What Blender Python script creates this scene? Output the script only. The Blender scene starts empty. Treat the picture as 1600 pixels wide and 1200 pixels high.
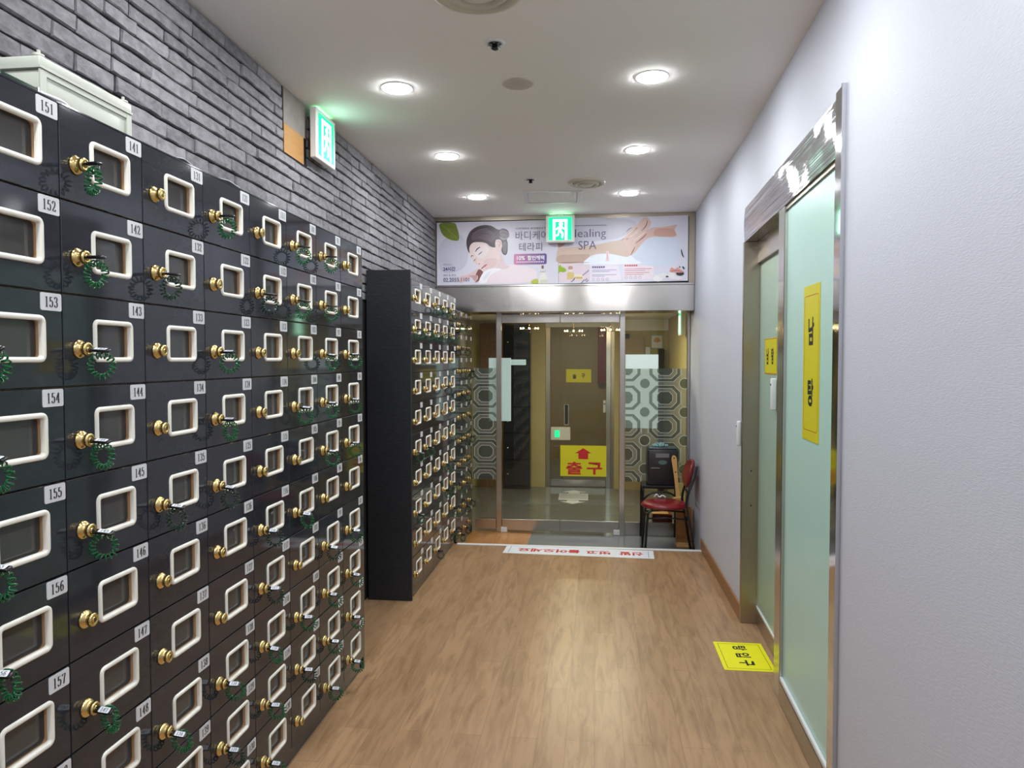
import bpy, bmesh, math, random
from mathutils import Vector, Matrix

random.seed(7)
SC = bpy.context.scene
COL = SC.collection
PI = math.pi

# ------------------------------------------------------------------ camera
cam_d = bpy.data.cameras.new('camera')
cam = bpy.data.objects.new('camera', cam_d)
COL.objects.link(cam)
cam_d.sensor_width = 36.0
cam_d.sensor_fit = 'HORIZONTAL'
cam_d.lens = 1131.7 * 36.0 / 1600.0
cam_d.clip_start = 0.05
YAW, PITCH, ROLL = 0.1152, 0.0338, -0.0003
fw = Vector((-math.sin(YAW) * math.cos(PITCH), math.cos(YAW) * math.cos(PITCH), -math.sin(PITCH)))
rt = Vector((math.cos(YAW), math.sin(YAW), 0))
up = rt.cross(fw)
rt2 = rt * math.cos(ROLL) + up * math.sin(ROLL)
up2 = -rt * math.sin(ROLL) + up * math.cos(ROLL)
m = Matrix((rt2, up2, -fw)).transposed().to_4x4()
m.translation = Vector((0, 0, 1.6))
cam.matrix_world = m
SC.camera = cam

# ------------------------------------------------------------------ world, exposure
w = bpy.data.worlds.new('world')
SC.world = w
w.use_nodes = True
w.node_tree.nodes['Background'].inputs[0].default_value = (0.75, 0.8, 0.9, 1)
w.node_tree.nodes['Background'].inputs[1].default_value = 0.15
vs = SC.view_settings
vs.view_transform = 'Standard'
vs.look = 'None'
vs.gamma = 1.0
vs.use_curve_mapping = False
vs.exposure = 0.14
LAMP = 185.0                      # emission of the ceiling downlights
SC.cycles.max_bounces = 10
SC.cycles.transparent_max_bounces = 16
SC.cycles.caustics_reflective = False
SC.cycles.caustics_refractive = False
SC.cycles.sample_clamp_indirect = 6.0

# ------------------------------------------------------------------ materials
def S(r, g, b):
    def f(c):
        c /= 255.0
        return c / 12.92 if c <= 0.04045 else ((c + 0.055) / 1.055) ** 2.4
    return (f(r), f(g), f(b), 1.0)

def new_mat(name):
    mt = bpy.data.materials.new(name)
    mt.use_nodes = True
    nt = mt.node_tree
    return mt, nt, nt.nodes['Principled BSDF']

def N(nt, typ, **kw):
    n = nt.nodes.new(typ)
    for k, v in kw.items():
        setattr(n, k, v)
    return n

def coords(nt, scale=(1, 1, 1), rot=(0, 0, 0), kind='Object'):
    tc = N(nt, 'ShaderNodeTexCoord')
    mp = N(nt, 'ShaderNodeMapping')
    mp.inputs['Scale'].default_value = scale
    mp.inputs['Rotation'].default_value = rot
    nt.links.new(tc.outputs[kind], mp.inputs['Vector'])
    return mp.outputs['Vector']

def plain(name, col, rough=0.5, metal=0.0, spec=0.5, vary=0.06, vscale=9.0, bump=0.0, bscale=60.0, coat=0.0, stretch=(1, 1, 1)):
    """one principled material with a little procedural unevenness"""
    mt, nt, p = new_mat(name)
    p.inputs['Roughness'].default_value = rough
    p.inputs['Metallic'].default_value = metal
    p.inputs['Specular IOR Level'].default_value = spec
    p.inputs['Coat Weight'].default_value = coat
    v = coords(nt, stretch)
    nz = N(nt, 'ShaderNodeTexNoise')
    nz.inputs['Scale'].default_value = vscale
    nz.inputs['Detail'].default_value = 4.0
    nt.links.new(v, nz.inputs['Vector'])
    mx = N(nt, 'ShaderNodeMix', data_type='RGBA')
    mx.inputs['A'].default_value = tuple(c * (1 - vary) for c in col[:3]) + (1,)
    mx.inputs['B'].default_value = tuple(min(1, c * (1 + vary)) for c in col[:3]) + (1,)
    nt.links.new(nz.outputs['Fac'], mx.inputs['Factor'])
    nt.links.new(mx.outputs['Result'], p.inputs['Base Color'])
    if bump:
        nb = N(nt, 'ShaderNodeTexNoise')
        nb.inputs['Scale'].default_value = bscale
        nb.inputs['Detail'].default_value = 3.0
        nt.links.new(v, nb.inputs['Vector'])
        b = N(nt, 'ShaderNodeBump')
        b.inputs['Strength'].default_value = bump
        b.inputs['Distance'].default_value = 0.01
        nt.links.new(nb.outputs['Fac'], b.inputs['Height'])
        nt.links.new(b.outputs['Normal'], p.inputs['Normal'])
    return mt

def emit(name, col, strength):
    mt, nt, p = new_mat(name)
    p.inputs['Base Color'].default_value = col
    p.inputs['Emission Color'].default_value = col
    p.inputs['Emission Strength'].default_value = strength
    return mt

def see_through(name, tint, refl_rough=0.02, ior=1.5, body=None, body_amt=0.0):
    """thin clear sheet: transparent plus fresnel reflection, optionally a milky share"""
    mt, nt, p = new_mat(name)
    nt.nodes.remove(p)
    out = nt.nodes['Material Output']
    tr = N(nt, 'ShaderNodeBsdfTransparent')
    tr.inputs['Color'].default_value = tint
    base = tr.outputs[0]
    if body:
        df = N(nt, 'ShaderNodeBsdfDiffuse')
        df.inputs['Color'].default_value = body
        mx0 = N(nt, 'ShaderNodeMixShader')
        mx0.inputs[0].default_value = body_amt
        nt.links.new(base, mx0.inputs[1])
        nt.links.new(df.outputs[0], mx0.inputs[2])
        base = mx0.outputs[0]
    gl = N(nt, 'ShaderNodeBsdfGlossy')
    gl.inputs['Roughness'].default_value = refl_rough
    fr = N(nt, 'ShaderNodeFresnel')
    fr.inputs['IOR'].default_value = ior
    mx = N(nt, 'ShaderNodeMixShader')
    nt.links.new(fr.outputs[0], mx.inputs[0])
    nt.links.new(base, mx.inputs[1])
    nt.links.new(gl.outputs[0], mx.inputs[2])
    nt.links.new(mx.outputs[0], out.inputs['Surface'])
    return mt

def steel(name, col, rough, wave=0.0, wscale=(1, 1, 1)):
    mt, nt, p = new_mat(name)
    p.inputs['Base Color'].default_value = col
    p.inputs['Metallic'].default_value = 1.0
    v = coords(nt, (1, 1, 1))
    nz = N(nt, 'ShaderNodeTexNoise')
    nz.inputs['Scale'].default_value = 30.0
    nt.links.new(v, nz.inputs['Vector'])
    mr = N(nt, 'ShaderNodeMapRange')
    mr.inputs['To Min'].default_value = rough * 0.8
    mr.inputs['To Max'].default_value = rough * 1.25
    nt.links.new(nz.outputs['Fac'], mr.inputs['Value'])
    nt.links.new(mr.outputs[0], p.inputs['Roughness'])
    if wave:
        v2 = coords(nt, wscale)
        nw = N(nt, 'ShaderNodeTexNoise')
        nw.inputs['Scale'].default_value = 3.0
        nw.inputs['Detail'].default_value = 1.0
        nt.links.new(v2, nw.inputs['Vector'])
        b = N(nt, 'ShaderNodeBump')
        b.inputs['Strength'].default_value = wave
        b.inputs['Distance'].default_value = 0.02
        nt.links.new(nw.outputs['Fac'], b.inputs['Height'])
        nt.links.new(b.outputs['Normal'], p.inputs['Normal'])
    return mt

def hairline(name, col):
    """stainless sheet brushed lengthwise: reflections smear across the brushing"""
    mt, nt, p = new_mat(name)
    p.inputs['Base Color'].default_value = col
    p.inputs['Metallic'].default_value = 1.0
    p.inputs['Roughness'].default_value = 0.06
    v = coords(nt, (1, 0.5, 260))
    n1 = N(nt, 'ShaderNodeTexNoise')
    n1.inputs['Scale'].default_value = 1.0
    n1.inputs['Detail'].default_value = 1.0
    nt.links.new(v, n1.inputs['Vector'])
    v2 = coords(nt, (1, 1, 1.5))
    n2 = N(nt, 'ShaderNodeTexNoise')
    n2.inputs['Scale'].default_value = 3.5
    n2.inputs['Detail'].default_value = 1.0
    nt.links.new(v2, n2.inputs['Vector'])
    b = N(nt, 'ShaderNodeBump')
    b.inputs['Strength'].default_value = 1.0
    b.inputs['Distance'].default_value = 0.0028
    nt.links.new(n1.outputs['Fac'], b.inputs['Height'])
    b2 = N(nt, 'ShaderNodeBump')
    b2.inputs['Strength'].default_value = 0.3
    b2.inputs['Distance'].default_value = 0.02
    nt.links.new(n2.outputs['Fac'], b2.inputs['Height'])
    nt.links.new(b.outputs['Normal'], b2.inputs['Normal'])
    nt.links.new(b2.outputs['Normal'], p.inputs['Normal'])
    return mt

def wood_floor(name, c1, c2, dark, plank_w, plank_l, rough):
    mt, nt, p = new_mat(name)
    tc = N(nt, 'ShaderNodeTexCoord')
    sep = N(nt, 'ShaderNodeSeparateXYZ')
    cmb = N(nt, 'ShaderNodeCombineXYZ')
    nt.links.new(tc.outputs['Object'], sep.inputs[0])
    nt.links.new(sep.outputs['Y'], cmb.inputs['X'])
    nt.links.new(sep.outputs['X'], cmb.inputs['Y'])
    br = N(nt, 'ShaderNodeTexBrick')
    br.offset = 0.37
    br.inputs['Scale'].default_value = 1.0
    br.inputs['Brick Width'].default_value = plank_l
    br.inputs['Row Height'].default_value = plank_w
    br.inputs['Mortar Size'].default_value = 0.0012
    br.inputs['Mortar Smooth'].default_value = 0.2
    br.inputs['Color1'].default_value = c1
    br.inputs['Color2'].default_value = c2
    br.inputs['Mortar'].default_value = tuple(0.7 * c for c in c2[:3]) + (1,)
    nt.links.new(cmb.outputs[0], br.inputs['Vector'])
    # grain: noise stretched along the planks
    mp = N(nt, 'ShaderNodeMapping')
    mp.inputs['Scale'].default_value = (26, 3.2, 1)
    nt.links.new(tc.outputs['Object'], mp.inputs[0])
    g = N(nt, 'ShaderNodeTexNoise')
    g.inputs['Scale'].default_value = 1.0
    g.inputs['Detail'].default_value = 6.0
    g.inputs['Roughness'].default_value = 0.62
    g.inputs['Distortion'].default_value = 0.8
    nt.links.new(mp.outputs[0], g.inputs['Vector'])
    rmp = N(nt, 'ShaderNodeMapRange')
    rmp.inputs['From Min'].default_value = 0.44
    rmp.inputs['From Max'].default_value = 0.78
    nt.links.new(g.outputs['Fac'], rmp.inputs['Value'])
    mul = N(nt, 'ShaderNodeMath', operation='MULTIPLY')
    mul.inputs[1].default_value = 0.72
    nt.links.new(rmp.outputs[0], mul.inputs[0])
    mx = N(nt, 'ShaderNodeMix', data_type='RGBA')
    nt.links.new(mul.outputs[0], mx.inputs['Factor'])
    nt.links.new(br.outputs['Color'], mx.inputs['A'])
    mx.inputs['B'].default_value = dark
    # broad patches
    g2 = N(nt, 'ShaderNodeTexNoise')
    g2.inputs['Scale'].default_value = 2.6
    nt.links.new(tc.outputs['Object'], g2.inputs['Vector'])
    mx2 = N(nt, 'ShaderNodeMix', data_type='RGBA', blend_type='MULTIPLY')
    mr2 = N(nt, 'ShaderNodeMapRange')
    mr2.inputs['To Min'].default_value = 0.0
    mr2.inputs['To Max'].default_value = 0.45
    nt.links.new(g2.outputs['Fac'], mr2.inputs['Value'])
    nt.links.new(mr2.outputs[0], mx2.inputs['Factor'])
    nt.links.new(mx.outputs['Result'], mx2.inputs['A'])
    mx2.inputs['B'].default_value = (0.72, 0.66, 0.6, 1)
    nt.links.new(mx2.outputs['Result'], p.inputs['Base Color'])
    p.inputs['Roughness'].default_value = rough
    b = N(nt, 'ShaderNodeBump')
    b.inputs['Strength'].default_value = 0.12
    b.inputs['Distance'].default_value = 0.002
    nt.links.new(g.outputs['Fac'], b.inputs['Height'])
    nt.links.new(b.outputs['Normal'], p.inputs['Normal'])
    return mt

def wallpaper(name, col):
    """white woven-look embossed paper: fine horizontal threads and small specks"""
    mt, nt, p = new_mat(name)
    p.inputs['Roughness'].default_value = 0.55
    p.inputs['Specular IOR Level'].default_value = 0.35
    v = coords(nt, (1, 42, 250))
    n1 = N(nt, 'ShaderNodeTexNoise')
    n1.inputs['Scale'].default_value = 1.4
    n1.inputs['Detail'].default_value = 5.0
    nt.links.new(v, n1.inputs['Vector'])
    v2 = coords(nt, (1, 1, 1))
    n2 = N(nt, 'ShaderNodeTexVoronoi')
    n2.inputs['Scale'].default_value = 70.0
    nt.links.new(v2, n2.inputs['Vector'])
    ad = N(nt, 'ShaderNodeMath', operation='MULTIPLY_ADD')
    nt.links.new(n2.outputs['Distance'], ad.inputs[0])
    ad.inputs[1].default_value = -0.12
    nt.links.new(n1.outputs['Fac'], ad.inputs[2])
    b = N(nt, 'ShaderNodeBump')
    b.inputs['Strength'].default_value = 0.2
    b.inputs['Distance'].default_value = 0.004
    nt.links.new(ad.outputs[0], b.inputs['Height'])
    nt.links.new(b.outputs['Normal'], p.inputs['Normal'])
    mx = N(nt, 'ShaderNodeMix', data_type='RGBA')
    mx.inputs['A'].default_value = tuple(c * 0.93 for c in col[:3]) + (1,)
    mx.inputs['B'].default_value = col
    nt.links.new(n1.outputs['Fac'], mx.inputs['Factor'])
    nt.links.new(mx.outputs['Result'], p.inputs['Base Color'])
    return mt

def brick_mat(name):
    mt, nt, p = new_mat(name)
    p.inputs['Roughness'].default_value = 0.75
    p.inputs['Specular IOR Level'].default_value = 0.3
    geo = N(nt, 'ShaderNodeNewGeometry')
    v = coords(nt, (1, 1, 1.6))
    nz = N(nt, 'ShaderNodeTexNoise')
    nz.inputs['Scale'].default_value = 24.0
    nz.inputs['Detail'].default_value = 7.0
    nz.inputs['Roughness'].default_value = 0.65
    nt.links.new(v, nz.inputs['Vector'])
    mx = N(nt, 'ShaderNodeMix', data_type='RGBA')
    mx.inputs['A'].default_value = S(90, 88, 92)
    mx.inputs['B'].default_value = S(156, 153, 157)
    ad = N(nt, 'ShaderNodeMath', operation='MULTIPLY_ADD')
    ad.inputs[1].default_value = 0.35
    nt.links.new(geo.outputs['Random Per Island'], ad.inputs[0])
    rm = N(nt, 'ShaderNodeMapRange')
    rm.inputs['From Min'].default_value = 0.3
    rm.inputs['From Max'].default_value = 0.75
    rm.inputs['To Max'].default_value = 0.7
    nt.links.new(nz.outputs['Fac'], rm.inputs['Value'])
    nt.links.new(rm.outputs[0], ad.inputs[2])
    nt.links.new(ad.outputs[0], mx.inputs['Factor'])
    nt.links.new(mx.outputs['Result'], p.inputs['Base Color'])
    b = N(nt, 'ShaderNodeBump')
    b.inputs['Strength'].default_value = 0.5
    b.inputs['Distance'].default_value = 0.006
    nt.links.new(nz.outputs['Fac'], b.inputs['Height'])
    nt.links.new(b.outputs['Normal'], p.inputs['Normal'])
    return mt

def laminate(name):
    """glossy black slate-pattern laminate"""
    mt, nt, p = new_mat(name)
    v = coords(nt, (1, 1, 2.2))
    nz = N(nt, 'ShaderNodeTexNoise')
    nz.inputs['Scale'].default_value = 7.0
    nz.inputs['Detail'].default_value = 8.0
    nz.inputs['Roughness'].default_value = 0.7
    nz.inputs['Distortion'].default_value = 1.2
    nt.links.new(v, nz.inputs['Vector'])
    mx = N(nt, 'ShaderNodeMix', data_type='RGBA')
    mx.inputs['A'].default_value = S(31, 33, 38)
    mx.inputs['B'].default_value = S(56, 59, 67)
    nt.links.new(nz.outputs['Fac'], mx.inputs['Factor'])
    nt.links.new(mx.outputs['Result'], p.inputs['Base Color'])
    p.inputs['Roughness'].default_value = 0.05
    p.inputs['Specular IOR Level'].default_value = 0.5
    b = N(nt, 'ShaderNodeBump')
    b.inputs['Strength'].default_value = 0.03
    b.inputs['Distance'].default_value = 0.002
    nt.links.new(nz.outputs['Fac'], b.inputs['Height'])
    nt.links.new(b.outputs['Normal'], p.inputs['Normal'])
    return mt

M = {}
M['floor'] = wood_floor('wood_plank_floor', S(182, 146, 110), S(168, 134, 100), S(112, 80, 55), 0.12, 0.75, 0.3)
M['floor_orange'] = wood_floor('orange_plank_floor', S(200, 146, 88), S(188, 132, 76), S(150, 96, 50), 0.15, 0.9, 0.3)
M['tile'] = plain('grey_polished_tile', S(112, 116, 116), 0.12, vary=0.15, vscale=5)
M['ceiling'] = plain('ceiling_paint', S(250, 248, 246), 0.85, vary=0.01, vscale=2)
M['wallpaper'] = wallpaper('white_wallpaper', S(207, 210, 222))
M['plain_wall'] = plain('plain_wall', S(245, 244, 242), 0.8, vary=0.03)
M['brick'] = brick_mat('slate_brick')
M['mortar'] = plain('dark_joint', S(30, 30, 34), 0.9, vary=0.2)
M['plywood'] = plain('bare_plywood', S(178, 132, 78), 0.7, vary=0.15, vscale=12, stretch=(1, 1, 6))
M['concrete'] = plain('bare_concrete', S(140, 134, 128), 0.9, vary=0.25, vscale=14)
M['laminate'] = laminate('black_slate_laminate')
M['matte_black'] = plain('matte_black_side', S(34, 36, 42), 0.55, vary=0.25, vscale=16, bump=0.15, bscale=25, stretch=(1, 1, 3))
M['inside'] = plain('locker_inside', S(170, 150, 124), 0.7, vary=0.1)
M['wood_edge'] = plain('brown_wood_edge', S(230, 188, 142), 0.6, vary=0.15, vscale=30)
M['cream'] = plain('cream_plastic', S(240, 238, 228), 0.35, vary=0.02)
M['pane'] = see_through('clear_plastic_pane', (0.93, 0.93, 0.91, 1), 0.04, 1.6, S(186, 186, 186), 0.13)
M['plate'] = plain('pale_grey_plate', S(214, 216, 220), 0.4, vary=0.02)
M['ink'] = plain('black_ink', S(24, 22, 24), 0.5, vary=0.05)
M['brass'] = plain('brass', S(224, 198, 134), 0.2, metal=1.0, vary=0.06, vscale=40)
M['dark'] = plain('dark_hole', S(14, 13, 12), 0.8, vary=0.1)
M['key_black'] = plain('black_key_plastic', S(22, 22, 26), 0.25, vary=0.1)
M['chrome'] = plain('chrome', S(225, 225, 228), 0.12, metal=1.0, vary=0.03)
def coil_mat(name, col):
    mt, nt, p = new_mat(name)
    p.inputs['Base Color'].default_value = col
    p.inputs['Roughness'].default_value = 0.12
    p.inputs['Transmission Weight'].default_value = 0.25
    v = coords(nt)
    nz = N(nt, 'ShaderNodeTexNoise')
    nz.inputs['Scale'].default_value = 40.0
    nt.links.new(v, nz.inputs['Vector'])
    mr = N(nt, 'ShaderNodeMapRange')
    mr.inputs['To Min'].default_value = 0.08
    mr.inputs['To Max'].default_value = 0.2
    nt.links.new(nz.outputs['Fac'], mr.inputs['Value'])
    nt.links.new(mr.outputs[0], p.inputs['Roughness'])
    return mt
M['coil_green'] = coil_mat('green_coil_plastic', S(16, 108, 60))
M['coil_dark'] = coil_mat('dark_green_coil_plastic', S(26, 62, 48))
M['steel'] = steel('brushed_stainless', S(196, 192, 188), 0.22)
M['steel_mirror'] = steel('polished_stainless', S(206, 206, 210), 0.09, wave=0.25, wscale=(1, 1, 0.7))
M['steel_hairline'] = hairline('hairline_stainless', S(208, 208, 212))
M['steel_canopy'] = steel('canopy_stainless', S(200, 196, 192), 0.17, wave=0.25, wscale=(1, 1, 0.25))
M['steel_dull'] = steel('dull_stainless', S(176, 166, 150), 0.3)
M['white_metal'] = plain('white_metal', S(226, 228, 230), 0.4, vary=0.02)
M['glass'] = see_through('clear_glass', (0.86, 0.92, 0.89, 1), 0.0, 1.52)
M['film'] = see_through('frosted_film', (0.8, 0.84, 0.8, 1), 0.15, 1.4, S(158, 166, 156), 0.34)
M['film_line'] = see_through('frosted_film_line', (0.9, 0.92, 0.9, 1), 0.15, 1.4, S(226, 232, 226), 0.55)
M['film_dark'] = see_through('frosted_film_dark_ink', (0.55, 0.6, 0.55, 1), 0.15, 1.4, S(104, 112, 102), 0.36)
M['mint'] = plain('frosted_mint_glass', S(186, 223, 213), 0.34, vary=0.02, vscale=1.5)
M['mint2'] = plain('frosted_green_glass', S(168, 200, 184), 0.07, vary=0.03, vscale=2)
M['yellow'] = plain('yellow_sign_vinyl', S(216, 208, 30), 0.4, vary=0.02)
M['yellow_floor'] = plain('bright_yellow_vinyl', S(246, 240, 20), 0.45, vary=0.02)
M['red_ink'] = plain('red_ink', S(196, 34, 38), 0.5, vary=0.03)
M['white_vinyl'] = plain('white_vinyl', S(232, 236, 244), 0.4, vary=0.01)
M['box_cream'] = plain('cream_painted_box', S(198, 202, 190), 0.4, vary=0.02)
M['base_wood'] = plain('brown_baseboard_wood', S(150, 108, 72), 0.45, vary=0.12, vscale=14, stretch=(1, 0.2, 3))
M['led'] = emit('downlight_diffuser', (0.945, 0.98, 1.0, 1), LAMP)
M['warm_bulb'] = emit('warm_bulb', (1.0, 0.72, 0.36, 1), 55.0)
M['exit_green'] = emit('exit_green', (0.0, 0.72, 0.26, 1), 1.25)
M['exit_white'] = emit('exit_white', (0.75, 1.0, 0.9, 1), 6.0)
M['exit_rim'] = plain('exit_sign_housing', S(228, 226, 222), 0.4, vary=0.02)
M['red_vinyl'] = plain('red_vinyl', S(126, 22, 31), 0.28, vary=0.08, vscale=20)
M['black_metal'] = plain('black_tube_metal', S(22, 21, 22), 0.25, vary=0.1)
M['pine'] = plain('pine_wood', S(216, 168, 104), 0.5, vary=0.12, vscale=20, stretch=(1, 1, 0.2))
M['oak'] = plain('brown_wood', S(160, 104, 50), 0.5, vary=0.15, vscale=18, stretch=(1, 1, 0.2))
M['black_plastic'] = plain('black_plastic', S(36, 34, 36), 0.35, vary=0.1)
M['khaki'] = plain('khaki_wall', S(186, 172, 118), 0.6, vary=0.05, vscale=3)
M['tan_door'] = plain('tan_door', S(164, 142, 100), 0.35, vary=0.06, vscale=4)
M['wine'] = plain('dark_red_panel', S(132, 52, 40), 0.4, vary=0.08)
M['brown_door'] = plain('brown_door', S(112, 82, 54), 0.45, vary=0.15, vscale=10, stretch=(4, 1, 0.4))
M['pale_reflection'] = emit('mint_reflection_glow', S(214, 230, 226), 0.38)  # emission imitates a pale reflection in the entrance glass
M['white_reflection'] = emit('white_reflection_glow', S(232, 240, 238), 0.6)  # emission imitates a bright white reflection in the side glass
M['patch_paint'] = plain('patch_paint', S(198, 190, 184), 0.8, vary=0.03)
M['vent'] = plain('vent_plastic', S(205, 200, 184), 0.5, vary=0.04)
M['vent_gap'] = plain('vent_gap', S(110, 106, 96), 0.7, vary=0.05)
_ink = {}
def paint(rgb, rough=0.35):
    k = (rgb, rough)
    if k not in _ink:
        _ink[k] = plain('print_%02x%02x%02x' % rgb, S(*rgb), rough, vary=0.03, vscale=30)
    return _ink[k]

# ------------------------------------------------------------------ mesh builder
class MB:
    def __init__(self):
        self.v, self.f, self.mi, self.sm = [], [], [], []
    def add(self, verts, faces, mi=0, mat=None, smooth=False):
        o = len(self.v)
        for p in verts:
            p = Vector(p)
            self.v.append(mat @ p if mat else p)
        for f in faces:
            self.f.append([i + o for i in f]); self.mi.append(mi); self.sm.append(smooth)
        return self
    def box(self, lo, hi, mi=0, bev=0.0, mat=None, seg=1):
        if bev <= 0:
            x0, y0, z0 = lo; x1, y1, z1 = hi
            vs = [(x0,y0,z0),(x1,y0,z0),(x1,y1,z0),(x0,y1,z0),(x0,y0,z1),(x1,y0,z1),(x1,y1,z1),(x0,y1,z1)]
            return self.add(vs, [(3,2,1,0),(4,5,6,7),(0,1,5,4),(1,2,6,5),(2,3,7,6),(3,0,4,7)], mi, mat)
        bm = bmesh.new()
        bmesh.ops.create_cube(bm, size=1.0)
        for q in bm.verts:
            q.co = Vector([(lo[i] + hi[i]) / 2 + q.co[i] * (hi[i] - lo[i]) for i in range(3)])
        bmesh.ops.bevel(bm, geom=list(bm.edges), offset=bev, segments=seg, profile=0.5, affect='EDGES')
        self.bm(bm, mi, mat, seg > 1)
        return self
    def bm(self, bm, mi=0, mat=None, smooth=False):
        bm.verts.index_update()
        self.add([q.co.copy() for q in bm.verts], [[q.index for q in f.verts] for f in bm.faces], mi, mat, smooth)
        bm.free()
        return self
    def lathe(self, prof, n=20, mi=0, axis='Z', at=(0,0,0), mat=None, smooth=True, cap=True):
        """prof: (radius, height) along the axis"""
        vs, fs = [], []
        for r, h in prof:
            for k in range(n):
                a = 2 * PI * k / n
                c, s = r * math.cos(a), r * math.sin(a)
                p = {'Z': (c, s, h), 'X': (h, c, s), 'Y': (s, h, c)}[axis]
                vs.append(Vector(p) + Vector(at))
        for i in range(len(prof) - 1):
            for k in range(n):
                k2 = (k + 1) % n
                fs.append((i*n+k, i*n+k2, (i+1)*n+k2, (i+1)*n+k))
        if cap:
            fs.append(tuple(range(n))[::-1]); fs.append(tuple((len(prof)-1)*n + k for k in range(n)))
        return self.add(vs, fs, mi, mat, smooth)
    def tube(self, pts, r, n=8, mi=0, closed=False, mat=None, cap=True):
        pts = [Vector(p) for p in pts]
        m_ = len(pts); rs = r if isinstance(r, (list, tuple)) else [r] * m_
        vs, fs = [], []
        prev = None
        for i, p in enumerate(pts):
            if closed: t = pts[(i+1) % m_] - pts[i-1]
            else: t = pts[min(i+1, m_-1)] - pts[max(i-1, 0)]
            t.normalize()
            if prev is None:
                a = Vector((0,0,1)) if abs(t.z) < 0.9 else Vector((1,0,0))
                u = t.cross(a).normalized()
            else:
                u = (prev - t * prev.dot(t)).normalized()
            prev = u
            w_ = t.cross(u)
            for k in range(n):
                a = 2*PI*k/n
                vs.append(p + (u*math.cos(a) + w_*math.sin(a)) * rs[i])
        rng = m_ if closed else m_ - 1
        for i in range(rng):
            j = (i+1) % m_
            for k in range(n):
                k2 = (k+1) % n
                fs.append((i*n+k, i*n+k2, j*n+k2, j*n+k))
        if cap and not closed:
            fs.append(tuple(range(n))[::-1]); fs.append(tuple((m_-1)*n+k for k in range(n)))
        return self.add(vs, fs, mi, mat, True)
    def poly(self, pts2, mi=0, mat=None, thick=0.0):
        """flat polygon (may be concave) in the local XY plane, optionally extruded to +Z by thick"""
        bm = bmesh.new()
        vs = [bm.verts.new((p[0], p[1], thick)) for p in pts2]
        f = bm.faces.new(vs)
        f.normal_update()
        if f.normal.z < 0: f.normal_flip()
        if thick > 0:
            n = len(vs)
            lo = [bm.verts.new((p[0], p[1], 0)) for p in pts2]
            for i in range(n):
                j = (i+1) % n
                bm.faces.new((vs[i], vs[j], lo[j], lo[i]))
        bmesh.ops.triangulate(bm, faces=[x for x in bm.faces if len(x.verts) > 4])
        return self.bm(bm, mi, mat)
    def build(self, name, mats, parent=None, loc=None):
        me = bpy.data.meshes.new(name)
        me.from_pydata([tuple(p) for p in self.v], [], self.f)
        if not isinstance(mats, (list, tuple)): mats = [mats]
        for q in mats: me.materials.append(q)
        me.polygons.foreach_set('material_index', self.mi)
        me.polygons.foreach_set('use_smooth', self.sm)
        bm = bmesh.new(); bm.from_mesh(me)
        bmesh.ops.recalc_face_normals(bm, faces=bm.faces)
        bm.to_mesh(me); bm.free()
        me.update()
        o = bpy.data.objects.new(name, me)
        COL.objects.link(o)
        if parent: o.parent = parent
        if loc: o.location = loc
        return o

def tag(o, label, cat, group=None, kind=None):
    o['label'] = label; o['category'] = cat
    if group: o['group'] = group
    if kind: o['kind'] = kind
    return o
def empty(name, loc=(0,0,0), rz=0.0):
    o = bpy.data.objects.new(name, None)
    COL.objects.link(o)
    o.location = loc; o.rotation_euler = (0, 0, rz); o.empty_display_size = 0.05
    return o
def copy_tree(o, parent=None):
    c = o.copy(); COL.objects.link(c)
    if parent: c.parent = parent
    for ch in list(o.children): copy_tree(ch, c)
    return c

def rrect(x0, y0, x1, y1, r, k=5):
    pts = []
    for cx, cy, a0 in ((x1-r, y1-r, 0), (x0+r, y1-r, 90), (x0+r, y0+r, 180), (x1-r, y0+r, 270)):
        for i in range(k+1):
            a = math.radians(a0 + 90*i/k)
            pts.append((cx + r*math.cos(a), cy + r*math.sin(a)))
    return pts
def smooth_loop(pts, k=5, closed=True):
    out, n = [], len(pts)
    for i in range(n if closed else n-1):
        if closed: p0, p1, p2, p3 = pts[i-1], pts[i], pts[(i+1)%n], pts[(i+2)%n]
        else: p0, p1, p2, p3 = pts[max(i-1,0)], pts[i], pts[i+1], pts[min(i+2,n-1)]
        for j in range(k):
            t = j/k
            out.append(tuple(0.5*((2*p1[d]) + (-p0[d]+p2[d])*t + (2*p0[d]-5*p1[d]+4*p2[d]-p3[d])*t*t + (-p0[d]+3*p1[d]-3*p2[d]+p3[d])*t**3) for d in range(len(p1))))
    if not closed: out.append(tuple(pts[-1]))
    return out

_txt = {}
def text2d(s, bold=0.0):
    """outline mesh of a line of writing, height of a capital about 0.7, centred on (0,0)"""
    key = (s, bold)
    if key not in _txt:
        cu = bpy.data.curves.new('writing', 'FONT')
        cu.body = s; cu.size = 1.0; cu.offset = bold; cu.resolution_u = 3
        cu.align_x = 'LEFT'
        ob = bpy.data.objects.new('writing', cu)
        COL.objects.link(ob)
        dg = bpy.context.evaluated_depsgraph_get()
        me = bpy.data.meshes.new_from_object(ob.evaluated_get(dg))
        vs = [q.co.copy() for q in me.vertices]; fs = [list(p.vertices) for p in me.polygons]
        bpy.data.meshes.remove(me)
        bpy.data.objects.remove(ob); bpy.data.curves.remove(cu)
        x0 = min(q.x for q in vs); x1 = max(q.x for q in vs); y0 = min(q.y for q in vs); y1 = max(q.y for q in vs)
        c = Vector(((x0+x1)/2, (y0+y1)/2, 0))
        _txt[key] = ([q - c for q in vs], fs, x1-x0, y1-y0)
    return _txt[key]
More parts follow.
